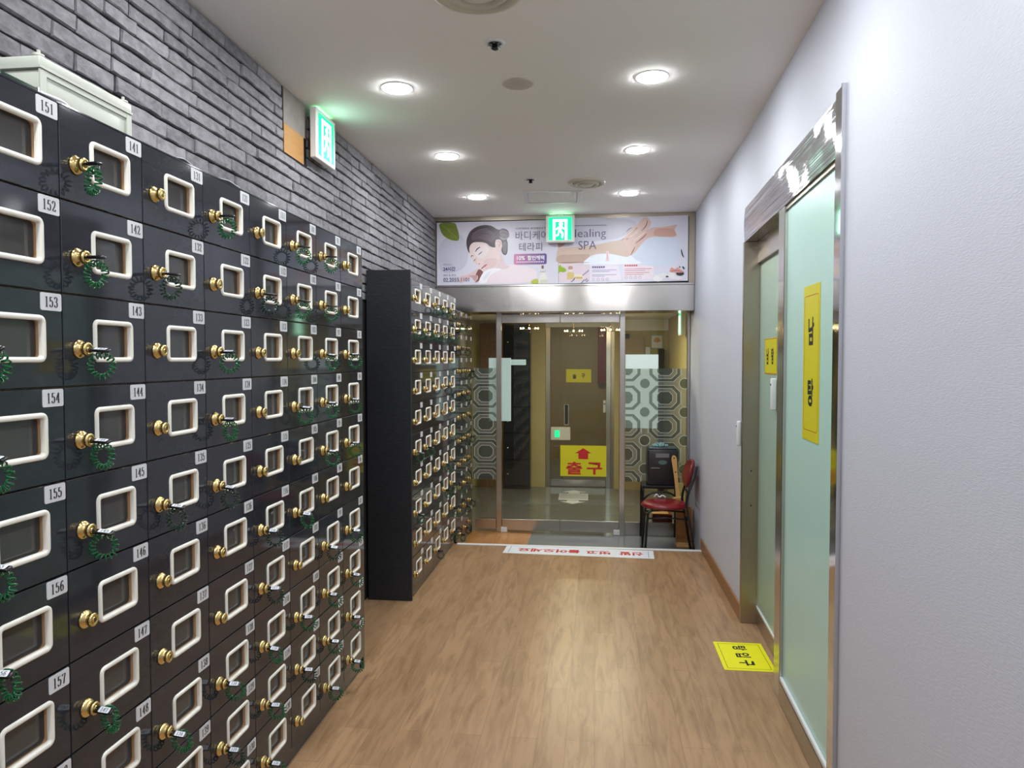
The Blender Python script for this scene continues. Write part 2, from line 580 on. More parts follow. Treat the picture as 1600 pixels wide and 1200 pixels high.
def write(mb, s, width, height, mat, mi, bold=0.0, at=(0,0), z=0.0, rot=0.0):
    """put writing filling width x height at a place on the plane given by mat"""
    vs, fs, tw, th = text2d(s, bold)
    sx = width/tw; sy = height/th
    T = mat @ Matrix.Translation((at[0], at[1], z)) @ Matrix.Rotation(rot, 4, 'Z')
    mb.add([Vector((q.x*sx, q.y*sy, 0)) for q in vs], fs, mi, T)

def frame(origin, xdir, ydir):
    x = Vector(xdir).normalized(); y = Vector(ydir).normalized(); z = x.cross(y)
    T = Matrix((x, y, z)).transposed().to_4x4(); T.translation = Vector(origin)
    return T

# condensed serif figures for the number plates: thick uprights, thin level strokes
_sl = lambda p: smooth_loop(p, 4, False)
DIG = {
 '0': [[(0.5+0.34*math.cos(2*PI*k/20), 0.5+0.47*math.sin(2*PI*k/20)) for k in range(21)]],
 '1': [[(0.5,0.02),(0.5,0.97)], [(0.22,0.025),(0.78,0.025)], [(0.5,0.95),(0.27,0.84)]],
 '2': [_sl([(0.16,0.72),(0.2,0.88),(0.47,0.965),(0.76,0.88),(0.80,0.70),(0.66,0.46),(0.34,0.22),(0.15,0.05)]), [(0.12,0.05),(0.86,0.05)], [(0.85,0.03),(0.88,0.20)]],
 '3': [_sl([(0.16,0.78),(0.25,0.92),(0.5,0.965),(0.77,0.87),(0.76,0.66),(0.6,0.54),(0.40,0.52)]), _sl([(0.40,0.52),(0.66,0.49),(0.84,0.33),(0.78,0.12),(0.5,0.03),(0.24,0.08),(0.15,0.22)])],
 '4': [[(0.66,0.0),(0.66,0.97)], [(0.66,0.97),(0.10,0.30)], [(0.08,0.30),(0.92,0.30)], [(0.44,0.025),(0.88,0.025)]],
 '5': [[(0.24,0.94),(0.82,0.94)], [(0.26,0.96),(0.22,0.55)], _sl([(0.22,0.55),(0.48,0.62),(0.78,0.52),(0.82,0.27),(0.66,0.07),(0.42,0.03),(0.2,0.08),(0.14,0.22)])],
 '6': [_sl([(0.78,0.84),(0.62,0.955),(0.38,0.88),(0.2,0.6),(0.17,0.32),(0.28,0.08),(0.5,0.03),(0.74,0.1),(0.82,0.3),(0.72,0.51),(0.5,0.57),(0.3,0.5),(0.18,0.32)])],
 '7': [[(0.12,0.94),(0.88,0.94)], _sl([(0.86,0.94),(0.6,0.5),(0.46,0.0)]), [(0.13,0.96),(0.12,0.78)]],
 '8': [[(0.5+0.28*math.cos(2*PI*k/16), 0.745+0.22*math.sin(2*PI*k/16)) for k in range(17)], [(0.5+0.34*math.cos(2*PI*k/16), 0.275+0.245*math.sin(2*PI*k/16)) for k in range(17)]],
}
DIG['9'] = [[(1-x, 1-y) for x, y in DIG['6'][0]]]
def figures(mb, s, adv, ht, mat, mi, at, z, thin=0.0014, thick=0.0037):
    gw = adv * 0.86
    for i, c in enumerate(s):
        x0 = at[0] + (i - len(s)/2) * adv + (adv - gw)/2; y0 = at[1] - ht/2
        for line in DIG[c]:
            pts = [Vector((x0 + p[0]*gw, y0 + p[1]*ht)) for p in line]
            vs = []
            for k, p in enumerate(pts):
                t = (pts[min(k+1, len(pts)-1)] - pts[max(k-1, 0)]).normalized()
                wd = thin + (thick - thin) * abs(t.y) ** 1.5
                n_ = Vector((-t.y, t.x)) * wd / 2
                vs += [(p.x + n_.x, p.y + n_.y, z), (p.x - n_.x, p.y - n_.y, z)]
            mb.add(vs, [(2*k, 2*k+1, 2*k+3, 2*k+2) for k in range(len(pts)-1)], mi, mat)
            z += 0.00002

# ================================================================== the setting
ZC = 2.93            # ceiling
XL = -1.52           # left wall
YS = 6.15            # step down to the lower floor
YC = 6.75            # canopy / banner plane
YG = 7.05            # glass entrance
LOW = -0.10          # lower floor
def XR(y):           # right wall face: straight at the far end, leaning in slightly beside the sliding door
    return 0.89 if y >= 4.5 else 0.89 - 0.03 * (4.5 - y)

def struct(o, label, cat):
    return tag(o, label, cat, kind='structure')

b = MB(); b.box((-1.7, -2.6, -0.16), (1.15, YS, 0))
struct(b.build('floor', M['floor']), 'light brown wood plank floor of the corridor', 'floor')
b = MB(); b.box((-0.62, YS, -0.2), (1.15, 13.0, LOW))
struct(b.build('floor_entrance', M['tile']), 'dark grey polished tile floor at the glass entrance', 'floor')
b = MB(); b.box((-1.7, YS, -0.2), (-0.62, YG + 0.02, LOW)); 
struct(b.build('floor_corner', M['floor_orange']), 'orange wood floor patch at the foot of the left glass door', 'floor')
b = MB(); b.box((-2.2, YG + 0.02, -0.2), (-0.62, 13.0, LOW))
struct(b.build('floor_vestibule', M['tile']), 'grey tile floor behind the glass entrance', 'floor')
b = MB()
b.box((-1.19, YS - 0.035, 0.0), (0.885, YS + 0.012, 0.006), bev=0.002)
b.box((-1.19, YS + 0.0005, LOW), (0.885, YS + 0.012, 0.0))
struct(b.build('trim_threshold', M['white_metal']), 'thin white metal strip along the step edge of the wood floor', 'threshold')

b = MB(); b.box((-1.7, -2.6, ZC), (1.15, YC + 0.1, ZC + 0.1))
struct(b.build('ceiling', M['ceiling']), 'smooth off-white corridor ceiling', 'ceiling')

# left wall: courses of rough split stone bricks over dark joints
b = MB()
b.box((XL - 0.12, -2.6, -0.16), (XL, YC + 0.1, ZC), 1)
rnd = random.Random(3)
hole = (3.40, 3.70, 2.60, ZC)
z = 1.99; row = 0
while z < ZC - 0.004:
    h = rnd.uniform(0.046, 0.064)
    z1 = min(z + h, ZC - 0.002)
    y = -0.6 + rnd.uniform(0, 0.2)
    while y < YC - 0.02:
        L = rnd.uniform(0.14, 0.34)
        y1 = min(y + L, YC - 0.01)
        inh = z1 > hole[2] + 0.012
        ynext = y1
        if inh and y < hole[0] < y1: y1 = hole[0] - 0.003
        elif inh and hole[0] <= y < hole[1]: y = hole[1]; y1 = max(y1, y + 0.08); ynext = y1
        if y1 - y > 0.025:
            g = 0.0028
            d = rnd.uniform(0.007, 0.016)
            j = lambda s=0.005: rnd.uniform(-s, s)
            # outline with a few extra points so no edge is straight
            n = 4
            loop = []
            for k in range(n): loop.append((y + g + (y1-y-2*g)*k/n, z + g + 0.001 + (j(0.003) if k else abs(j(0.003)))))
            for k in range(n): loop.append((y1 - g - abs(j(0.004))*(k == 0), z + g + (z1-z-2*g)*k/2) if k < 2 else None)
            loop = [q for q in loop if q]
            for k in range(n): loop.append((y1 - g - (y1-y-2*g)*k/n, z1 - g*0.6 - abs(j(0.004))))
            loop.append((y + g + abs(j(0.003)), z1 - g - abs(j(0.003)))); loop.append((y + g, (z+z1)/2))
            cy = (y+y1)/2; cz = (z+z1)/2; m_ = len(loop)
            e = 0.0035
            vs = [(XL, p[0], p[1]) for p in loop]
            vs += [(XL + d*0.6 + j(0.002), p[0], p[1]) for p in loop]
            vs += [(XL + d + j(0.0015), p[0] + (e if p[0] < cy else -e), p[1] + (e if p[1] < cz else -e)) for p in loop]
            fs = []
            for k in range(m_):
                k2 = (k+1) % m_
                fs.append((k, k2, m_+k2, m_+k)); fs.append((m_+k, m_+k2, 2*m_+k2, 2*m_+k))
            fs.append(tuple(range(2*m_, 3*m_)))
            b.add(vs, fs, 0)
        y = ynext
    z = z1; row += 1
# where the facing is missing beside the exit sign
b.box((XL, 3.42, 2.755), (XL + 0.004, 3.95, ZC), 3)
b.box((XL, 3.42, 2.615), (XL + 0.005, 3.66, 2.755), 2)
struct(b.build('wall_left', [M['brick'], M['mortar'], M['plywood'], M['concrete']]), 'grey split stone brick wall above the lockers', 'wall')

# right wall with the opening for the sliding door
b = MB()
DY0, DY1, DZ = 2.575, 4.5, 2.505
def slab(y0, y1, z0, z1, t=0.14):
    xa, xb = XR(y0), XR(y1)
    vs = [(xa,y0,z0),(xb,y1,z0),(xb+t,y1,z0),(xa+t,y0,z0),(xa,y0,z1),(xb,y1,z1),(xb+t,y1,z1),(xa+t,y0,z1)]
    b.add(vs, [(3,2,1,0),(4,5,6,7),(0,1,5,4),(1,2,6,5),(2,3,7,6),(3,0,4,7)])
slab(4.5, YG + 0.05, -0.16, ZC); slab(DY0, 4.5, DZ - 0.02, ZC); slab(-2.6, DY0, -0.16, ZC)
struct(b.build('wall_right', M['wallpaper']), 'white woven-textured papered wall on the right', 'wall')
b = MB(); b.box((-1.7, -2.7, -0.16), (1.2, -2.6, ZC + 0.1))
struct(b.build('wall_near', M['plain_wall']), 'plain pale wall closing the corridor', 'wall')
b = MB()
b.box((0.878, 4.505, 0), (0.89, YS + 0.02, 0.10), bev=0.003)
struct(b.build('baseboard_right', M['base_wood']), 'brown wood baseboard along the right wall', 'baseboard')

# ------------------------------------------------------------------ stainless canopy over the entrance
XE = 0.887
b = MB()
b.box((XL, YC, 2.045), (XE, YG + 0.06, 2.283), 0, 0.004)
b.box((XL, YC - 0.012, 2.283), (XE, YC + 0.02, 2.298), 0)
struct(b.build('trim_canopy', M['steel_canopy']), 'wide brushed stainless canopy over the glass entrance', 'canopy')
b = MB()
b.box((XL, YC + 0.02, 2.298), (XE, YC + 0.06, ZC), 0)
b.box((XL, YC - 0.02, 2.895), (XE, YC + 0.02, ZC), 1)
b.box((XL, YC - 0.02, 2.298), (XL + 0.022, YC + 0.02, 2.895), 1)
b.box((0.832, YC - 0.02, 2.298), (XE, YC + 0.02, 2.895), 1)
struct(b.build('wall_end', [M['matte_black'], M['steel_dull']]), 'steel framed panel above the canopy that carries the two spa banners', 'wall')

# ------------------------------------------------------------------ glass entrance (door_2), side lights (window_1, window_2)
def clip_add(mb, vs, fs, mi, x0, x1, y0, y1, mat):
    bm = bmesh.new()
    q = [bm.verts.new(v) for v in vs]
    for f in fs: bm.faces.new([q[i] for i in f])
    for co, no in (((x0,0,0),(-1,0,0)), ((x1,0,0),(1,0,0)), ((0,y0,0),(0,-1,0)), ((0,y1,0),(0,1,0))):
        bmesh.ops.bisect_plane(bm, geom=list(bm.verts)+list(bm.edges)+list(bm.faces), plane_co=co, plane_no=no, clear_outer=True)
    if len(bm.faces): mb.bm(bm, mi, mat)
    else: bm.free()
def band(pts_o, pts_i):
    n = len(pts_o)
    vs = [(p[0], p[1], 0) for p in pts_o] + [(p[0], p[1], 0) for p in pts_i]
    return vs, [(k, (k+1) % n, n+(k+1) % n, n+k) for k in range(n)]
def octo(cx, cy, a, bq, cut):
    return [(cx-a+cut,cy-bq),(cx+a-cut,cy-bq),(cx+a,cy-bq+cut),(cx+a,cy+bq-cut),(cx+a-cut,cy+bq),(cx-a+cut,cy+bq),(cx-a,cy+bq-cut),(cx-a,cy-bq+cut)]
def circ(cx, cy, r, n=28):
    return [(cx + r*math.cos(2*PI*k/n), cy + r*math.sin(2*PI*k/n)) for k in range(n)]
def film(x0, x1, z0, z1, cx, cz, parent):
    """frosted film with the linked octagon and circle pattern"""
    T = frame((0, YG - 0.007, 0), (1, 0, 0), (0, 0, 1))
    f = MB()
    f.poly([(x0, z0), (x1, z0), (x1, z1), (x0, z1)], 0, T)
    T2 = frame((0, YG - 0.0085, 0), (1, 0, 0), (0, 0, 1))
    P, Q = 0.374, 0.274
    for i in range(-5, 6):
        for j in range(-6, 7):
            x, y = cx + i*P, cz + j*Q
            n = 28
            f_ = circ(x, y, 0.046)
            clip_add(f, [(q[0], q[1], 0) for q in f_], [list(range(n))], 2, x0, x1, z0, z1, T2)
            def ringp(o_, i_, mi):
                vs, fs = band(o_, i_); clip_add(f, vs, fs, mi, x0, x1, z0, z1, T2)
            ringp(circ(x, y, 0.055), circ(x, y, 0.047), 1)
            ox, oy = x + P/2, y + Q/2
            oc = lambda a: octo(ox, oy, a, a*0.80, a*0.44)
            ringp(oc(0.152), oc(0.146), 1); ringp(oc(0.1455), oc(0.116), 2); ringp(oc(0.1155), oc(0.109), 1)
            ringp(oc(0.078), oc(0.072), 1)
            for s in (-1, 1):
                vs = [(x+s*0.03-0.003, y+0.062, 0), (x+s*0.03+0.003, y+0.062, 0), (x+s*0.03+0.003, y+Q-0.062, 0), (x+s*0.03-0.003, y+Q-0.062, 0)]
                clip_add(f, vs, [(0,1,2,3)], 1, x0, x1, z0, z1, T2)
            c8 = oc(0.0715)
            clip_add(f, [(q[0], q[1], 0) for q in c8], [list(range(8))], 2, x0, x1, z0, z1, T2)
    o = f.build('frosted_film', [M['film'], M['film_line'], M['film_dark']], parent)
    o['label'] = 'frosted film printed with octagons and circles'
    return o
GT = 2.045
def pane_obj(x0, x1, z0, z1, parent, name='pane'):
    q = MB(); q.box((x0, YG - 0.005, z0), (x1, YG + 0.005, z1))
    # one sheet is enough for thin glass
    q = MB(); q.add([(x0, YG, z0), (x1, YG, z0), (x1, YG, z1), (x0, YG, z1)], [(0,1,2,3)])
    return q.build(name, M['glass'], parent)
wn = empty('window_1'); struct(wn, 'fixed glass side panel of the entrance beside the far lockers', 'window')
pane_obj(-1.52, -0.97, 0.04, GT, wn)
q = MB(); q.box((-1.18, YG - 0.02, -0.07), (-0.972, YG + 0.02, 0.03), 0, 0.002); q.build('bottom_rail', M['steel'], wn)
film(-1.205, -0.972, 0.42, 1.517, -0.89, 1.38, wn)
wn = empty('window_2'); struct(wn, 'fixed glass side panel of the entrance behind the red chair', 'window')
pane_obj(0.282, 0.865, 0.03, GT, wn)
q = MB(); q.box((0.282, YG - 0.02, LOW), (0.865, YG + 0.02, 0.03), 0, 0.002); q.build('bottom_rail', M['steel'], wn)
q = MB(); q.box((0.862, YG - 0.03, LOW), (0.887, YG + 0.03, GT), 0, 0.002); q.build('side_post', M['steel'], wn)
film(0.284, 0.862, 0.42, 1.512, 0.468, 1.37, wn)

d2 = empty('door_2'); struct(d2, 'double glass entrance door with stainless rails', 'door')
for x0, x1 in ((-0.968, -0.918), (0.228, 0.278)):
    q = MB(); q.box((x0, YG - 0.025, LOW), (x1, YG + 0.025, GT), 0, 0.002); q.build('post', M['steel'], d2)
for x0, x1, lab in ((-0.914, -0.347, 'left glass leaf'), (-0.341, 0.225, 'right glass leaf')):
    lf = MB()
    lf.add([(x0, YG, 0.03), (x1, YG, 0.03), (x1, YG, GT - 0.09), (x0, YG, GT - 0.09)], [(0,1,2,3)])
    lf = lf.build('leaf', M['glass'], d2)
    q = MB(); q.box((x0, YG - 0.018, GT - 0.09), (x1, YG + 0.018, GT - 0.004), 0, 0.003); q.build('top_rail', M['steel_canopy'], lf)
    q = MB(); q.box((x0, YG - 0.018, LOW + 0.02), (x1, YG + 0.018, 0.03), 0, 0.003); q.build('bottom_rail', M['steel'], lf)
    px = x0 + 0.02 if x0 < -0.5 else x1 - 0.02
    q = MB(); q.box((px - 0.03, YG - 0.03, LOW), (px + 0.03, YG + 0.03, LOW + 0.05), 0, 0.004); q.build('floor_pivot', M['white_metal'], lf)

# ------------------------------------------------------------------ frosted sliding door in the right wall (door_1)
PHI = -math.atan(0.03)
d1 = empty('door_1', (XR(2.65) - 0.008, 2.65, 0), PHI)
struct(d1, 'stainless framed frosted glass sliding door in the right wall', 'door')
q = MB(); q.box((0.004, 0.0, 2.303), (0.12, 1.86, 2.505), 0, 0.0)
nz_ = 14
q.add([(0.0035 - 0.0052*(1 - (2*k/nz_ - 1)**2), y, 2.303 + 0.202*k/nz_) for k in range(nz_+1) for y in (0.0, 1.86)], [(2*k, 2*k+1, 2*k+3, 2*k+2) for k in range(nz_)], 0, None, True)
q.build('header', M['steel_hairline'], d1)
q = MB(); q.box((-0.006, -0.075, 0), (0.14, -0.004, 2.52), 0, 0.002); q.box((-0.008, -0.083, 0), (0.02, -0.075, 2.525), 0); q.build('jamb', M['steel_mirror'], d1)
q = MB(); q.box((-0.004, 1.83, 0), (0.14, 1.868, 2.303), 0, 0.002); 
q.lathe([(0.004, 1.822), (0.004, 1.831)], 10, 1, 'Y', (0.05, 0, 0.72)); q.lathe([(0.004, 1.822), (0.004, 1.831)], 10, 1, 'Y', (0.05, 0, 0.93))
q.build('jamb', [M['steel_dull'], M['dark']], d1)
fx = MB(); fx.box((0.020, 0.0, 0.12), (0.032, 0.81, 2.303)); fx = fx.build('fixed_panel', M['mint'], d1); fx['label'] = 'pale mint frosted glass'
q = MB(); q.box((0.004, 0.805, 0.0), (0.05, 0.925, 2.303), 0, 0.003); q.build('stile', M['steel'], fx)
q = MB(); q.box((0.004, 0.0, 0.0), (0.05, 0.805, 0.10), 0, 0.003); q.box((0.006, 0.0, 0.10), (0.02, 0.805, 0.122), 1, 0.003); q.build('bottom_rail', [M['steel_dull'], M['white_metal']], fx)
q = MB(); q.box((0.012, 0.0, 2.285), (0.05, 0.805, 2.303)); q.build('top_channel', M['steel_dull'], fx)
sl = MB(); sl.box((0.092, 0.70, 0.10), (0.104, 1.83, 2.22)); sl = sl.build('sliding_leaf', M['mint2'], d1); sl['label'] = 'green tinted frosted glass leaf'
q = MB(); q.box((0.088, 0.70, 0.0), (0.12, 1.83, 0.10), 0, 0.002); q.box((0.086, 0.70, 0.10), (0.094, 1.83, 0.112), 1); q.build('bottom_rail', [M['steel_dull'], M['white_metal']], sl)
q = MB(); q.box((0.074, 0.70, 2.17), (0.118, 1.83, 2.303), 0, 0.003); q.build('top_rail', M['steel'], sl)
q = MB(); q.box((0.062, 1.335, 1.33), (0.09, 1.37, 1.50), 0, 0.006, seg=2); q.lathe([(0.006, 0.060), (0.006, 0.063)], 10, 1, 'X', (0, 1.352, 1.465)); q.build('handle', [M['white_metal'], M['dark']], sl)
q = MB(); q.box((-0.03, 1.862, 1.075), (-0.004, 1.890, 1.225), 0, 0.006, seg=2)
q.lathe([(0.005, -0.033), (0.005, -0.029)], 10, 1, 'X', (0, 1.876, 1.195)); q.build('handle', [M['white_metal'], M['dark']], d1)

# ================================================================== shoe lockers
def ring_fill(mb, outer, inner, z, mi, mat):
    """flat face between a rectangle (x0,y0,x1,y1) and a rounded-rectangle loop (from rrect: corners tr, tl, bl, br)"""
    x0, y0, x1, y1 = outer
    oc = [(x1, y1, z), (x0, y1, z), (x0, y0, z), (x1, y0, z)]
    n = len(inner); k = n // 4
    vs = oc + [(p[0], p[1], z) for p in inner]
    fs = []
    for c in range(4):
        for i in range(k-1): fs.append((c, 4+c*k+i+1, 4+c*k+i))
        fs.append((c, (c+1) % 4, 4+((c+1) % 4)*k, 4+c*k+k-1))
    mb.add(vs, fs, mi, mat)

def loft(mb, loops, mi, mat, smooth=True):
    n = len(loops[0]); vs = [p for L in loops for p in L]; fs = []
    for i in range(len(loops)-1):
        for k in range(n):
            k2 = (k+1) % n
            fs.append((i*n+k, i*n+k2, (i+1)*n+k2, (i+1)*n+k))
    mb.add(vs, fs, mi, mat, smooth)

TH = 0.018
LF = frame((0, 0, 0), (0, 1, 0), (0, 0, 1))          # local: across the door, up, out of the door

def make_door(w, h, window=True):
    """returns the prototype door (part) with its sub-parts; origin at the door's lower near corner on the face plane"""
    g = 0.0018
    u0, u1 = 0.098/0.2985*w, 0.246/0.2985*w
    v1, v0 = h - 0.053/0.2111*h, h - 0.156/0.2111*h
    b = MB()
    e = 0.0012
    inner = rrect(u0+0.008, v0+0.008, u1-0.008, v1-0.008, 0.012, 4)
    if window: ring_fill(b, (g+e, g+e, w-g-e, h-g-e), inner, 0, 0, LF)
    else: b.add([(g+e, g+e, 0), (w-g-e, g+e, 0), (w-g-e, h-g-e, 0), (g+e, h-g-e, 0)], [(0,1,2,3)], 0, LF)
    # chamfer and sides
    def rect(a, z): return [(w-a, h-a, z), (a, h-a, z), (a, a, z), (w-a, a, z)]
    loft(b, [rect(g+e, 0), rect(g, -e), rect(g, -TH)], 0, LF, False)
    if window: loft(b, [[(p[0], p[1], 0) for p in inner], [(p[0], p[1], -TH) for p in inner]], 1, LF, False)
    ring_fill(b, (g, g, w-g, h-g), inner, -TH, 0, LF)
    door = b.build('door', [M['laminate'], M['wood_edge']])
    fr = pn = None
    # window surround
    b = MB()
    prof = [(0.0, 0.0), (0.0008, 0.003), (0.0030, 0.0046), (0.0065, 0.005), (0.0100, 0.0042), (0.0118, 0.002), (0.0122, -0.0065)]
    loops = []
    for ins, z in prof:
        loops.append([(p[0], p[1], z) for p in rrect(u0+ins, v0+ins, u1-ins, v1-ins, max(0.0165-ins, 0.005), 4)])
    loft(b, loops, 0, LF)
    if window: fr = b.build('window_frame', M['cream'], door)
    if fr: fr['label'] = 'cream plastic window surround'
    b = MB(); b.add([(u0+0.004, v0+0.004, -0.016), (u1-0.004, v0+0.004, -0.016), (u1-0.004, v1-0.004, -0.016), (u0+0.004, v1-0.004, -0.016)], [(0,1,2,3)], 0, LF)
    if window: pn = b.build('window_pane', M['pane'], door)
    # cam lock
    b = MB()
    kx, kz = 0.050/0.2985*w, h - 0.125/0.2111*h
    b.lathe([(0.0215,0.0),(0.0222,0.002),(0.0212,0.005),(0.0175,0.0085),(0.0135,0.011),(0.0125,0.0135),(0.0150,0.0155),(0.0158,0.018),(0.0158,0.023),(0.0148,0.0255),(0.0120,0.0265),(0.0095,0.0262),(0.0088,0.0250)], 20, 0, 'X', (0, kx, kz))
    b.lathe([(0.0075, 0.0248), (0.0075, 0.0256)], 14, 0, 'X', (0, kx, kz))
    b.box((0.0255, kx-0.0012, kz-0.0042), (0.0262, kx+0.0012, kz+0.0042), 1)
    lk = b.build('lock', [M['brass'], M['dark']], door); lk['label'] = 'round brass cam lock'
    return door, fr, pn, lk, kx, kz

def plate_obj(w, h, num, parent):
    pw, ph = 0.0615/0.2985*w, 0.0385/0.2111*h
    x1, y1 = w - 0.004, h - 0.0035
    b = MB()
    L = rrect(x1-pw, y1-ph, x1, y1, 0.004, 3)
    n = len(L)
    b.add([(p[0],p[1],0.0) for p in L] + [(p[0],p[1],0.0014) for p in L], [tuple(range(n, 2*n))] + [(k,(k+1)%n,n+(k+1)%n,n+k) for k in range(n)], 0, LF)
    if num:
        cw = 0.0125*len(num)
        figures(b, num, 0.0135, 0.0235, LF, 1, (x1-pw/2, y1-ph/2), 0.0017)
    o = b.build('number_plate', [M['plate'], M['ink']], parent)
    if num: o['label'] = 'pale grey number plate reading ' + num
    return o

def carcass(x, y0, w, nc, ztop, h, nr, zbase, depth_x, parent, near_panel=None, topmat=True):
    """hollow black cabinet body behind the doors"""
    b = MB()
    y1 = y0 + nc*w
    xb = x - TH - 0.0005
    zb = ztop - nr*h
    t = 0.012
    b.box((depth_x, y0, ztop), (x - 0.002, y1, ztop + 0.004), 0)                     # top
    b.box((depth_x, y0, zbase), (x - 0.012, y1, zb), 0)                              # plinth
    b.box((depth_x, y0, zb), (depth_x + 0.01, y1, ztop), 1)                          # back
    for c in range(nc + 1):
        yy = y0 + c*w
        ya, yb = max(yy - t/2, y0), min(yy + t/2, y1)
        b.box((depth_x + 0.01, ya, zb), (xb, yb, ztop), 1)
    for r in range(nr + 1):
        zz = ztop - r*h
        za, zb2 = max(zz - t/2, zb), min(zz + t/2, ztop)
        b.box((depth_x + 0.01, y0, za), (xb - 0.0004, y1, zb2), 1)
    b.box((depth_x, y0 - 0.0185, zbase), (x - 0.001, y0 - 0.0005, ztop + 0.004), 0)  # end panels
    b.box((depth_x, y1 + 0.0005, zbase), (x - 0.001, y1 + 0.0185, ztop + 0.004), 0)
    o = b.build('body', [M['laminate'], M['inside']], parent)
    return o

def bank(label, x, y0, w, nc, ztop, h, nr, zbase, numbers, plates=True, window=True):
    root = empty('shoe_locker_bank', (x, y0, zbase))
    tag(root, label, 'lockers')
    body = carcass(0, 0, w, nc, ztop - zbase, h, nr, 0, XL + 0.018 - x, root)
    door, fr, pn, lk, kx, kz = make_door(w, h, window)
    door.parent = root
    first = True
    for c in range(nc):
        for r in range(nr):
            loc = (0, c*w, ztop - zbase - (r+1)*h)
            if first: d = door; first = False
            else:
                d = door.copy(); COL.objects.link(d); d.parent = root
                for ch in [q_ for q_ in (fr, pn, lk) if q_]:
                    q = ch.copy(); COL.objects.link(q); q.parent = d
            d.location = loc
            num = numbers(c, r) if numbers else None
            if num: d['label'] = 'black glossy locker door ' + num
            if plates == 'shared':
                if c == 0 and r == 0: base_plate = plate_obj(w, h, None, d)
                else:
                    q = base_plate.copy(); COL.objects.link(q); q.parent = d
            else: plate_obj(w, h, num, d)
    return root, kx, kz

A1, Y1, W1, H1, ZT1 = -1.19, 1.2051, 0.2985, 0.2111, 2.1717
bank1, kx1, kz1 = bank('long bank of black glossy shoe lockers with numbered doors nearest the viewer', A1, Y1, W1, 8, ZT1, H1, 10, 0.0,
                       lambda c, r: str(151 - 10*c + r))
A2, Y2, W2, H2, ZT2 = -1.21, 4.68, 0.3035, 0.206, 2.13
bank2, kx2, kz2 = bank('bank of black shoe lockers between the dark end panel and the step', A2, Y2, W2, 5, ZT2, H2, 10, 0.0, None, 'shared')
bb = MB(); bb.box((XL + 0.018 - A2, -0.042, 0), (0.006, -0.0205, 2.187), 0, 0.0015)
ep = bb.build('end_panel', M['matte_black'], bank2); ep['label'] = 'tall matt black side panel'
A3, Y3, W3, H3, ZT3 = -1.21, 6.24, 0.256, 0.206, 2.03
bank3, kx3, kz3 = bank('narrow bank of dark shoe lockers on the lower floor beside the entrance glass', A3, Y3, W3, 3, ZT3, H3, 10, LOW, None, 'shared', window=False)

# ------------------------------------------------------------------ keys on coiled wristbands, hanging in the locks
def coil_mesh(name, R, r, turns, wire, mat):
    b = MB()
    pts = []
    steps = turns*8
    for i in range(steps):
        a = 2*PI*i/steps; t = 2*PI*turns*i/steps
        rr = R + r*math.cos(t)
        pts.append((rr*math.sin(a), r*math.sin(t)*1.1, rr*math.cos(a)))
    b.tube(pts, wire, 5, 0, True)
    return b
def make_key(mat_):
    root = empty('locker_key')
    b = MB(); b.box((0.026, -0.0085, -0.0035), (0.072, 0.0085, 0.0035), 0, 0.003, seg=2); b.build('key_head', M['key_black'], root)
    b = MB(); b.box((0.0262, -0.0012, -0.0038), (0.03, 0.0012, 0.0038)); b.build('key_blade', M['chrome'], root)
    b = MB(); b.tube([(0.062 + 0.0065*math.cos(2*PI*k/14), 0, -0.0095 + 0.0065*math.sin(2*PI*k/14)) for k in range(14)], 0.0008, 5, 0, True); b.build('split_ring', M['chrome'], root)
    b = coil_mesh('wristband', 0.0258, 0.0068, 16, 0.0021, mat_)
    o = b.build('coil_wristband', M[mat_], root, (0.048, 0, -0.0385))
    return root
def number_tag_on(root, num):
    b = MB()
    T = frame((0.051, 0, 0.0036), (1, 0, 0), (0, 1, 0))
    L = rrect(-0.014, -0.007, 0.014, 0.007, 0.002, 2); n = len(L)
    b.add([(p[0],p[1],0.0003) for p in L], [tuple(range(n))], 0, T)
    if num: figures(b, num, 0.0065, 0.0095, T, 1, (0, 0), 0.0006, 0.0005, 0.0014)
    o = b.build('number_tag', [M['white_vinyl'], M['ink']], root)
    return o
kp = {'g': make_key('coil_green'), 'd': make_key('coil_dark')}
used = set()
rk = random.Random(11)
def place_key(kind, x, y, z, tilt, num, label, group):
    if kind in used: o = copy_tree(kp[kind]); 
    else: o = kp[kind]; used.add(kind)
    o.location = (x, y, z)
    o.rotation_euler = (math.radians(tilt), math.radians(rk.uniform(0, 7)), math.radians(rk.uniform(-9, 9)))
    for ch in o.children:
        if ch.name.startswith('coil'): ch.rotation_mode = 'YZX'; ch.rotation_euler = (math.radians(-tilt), math.radians(rk.uniform(0, 360)), math.radians(rk.uniform(-22, 22)))
    return o
keys1 = {0: {2:'g',3:'g',4:'g',5:'g',6:'g'}, 1: {0:'g',1:'g',2:'g',3:'g',4:'g',6:'g'}, 2: {1:'d',4:'d',7:'g'},
         3: {0:'g',2:'g',3:'g',4:'d',7:'g',8:'d'}, 4: {1:'d',5:'d',6:'d',7:'g',8:'g',9:'g'},
         5: {0:'g',1:'g',3:'g',5:'g',7:'g',8:'d'}, 6: {0:'g',1:'g',2:'g',3:'g',4:'g',6:'d',7:'g',8:'g',9:'g'},
         7: {2:'g',3:'g',4:'g',6:'g',7:'g',8:'g',9:'g'}}
todo = []
for c, rows in keys1.items():
    for r, k in rows.items():
        num = str(151 - 10*c + r)
        tilt = 4 if r <= 1 else (16 if r <= 4 else 34)
        todo.append((k, A1, Y1 + c*W1 + kx1, ZT1 - (r+1)*H1 + kz1, tilt, num,
                     'black key on a %s coil wristband in the lock of door %s' % ('green' if k == 'g' else 'dark green', num), 'locker keys on coil wristbands'))
ORD = ['first', 'second', 'third', 'fourth', 'fifth']
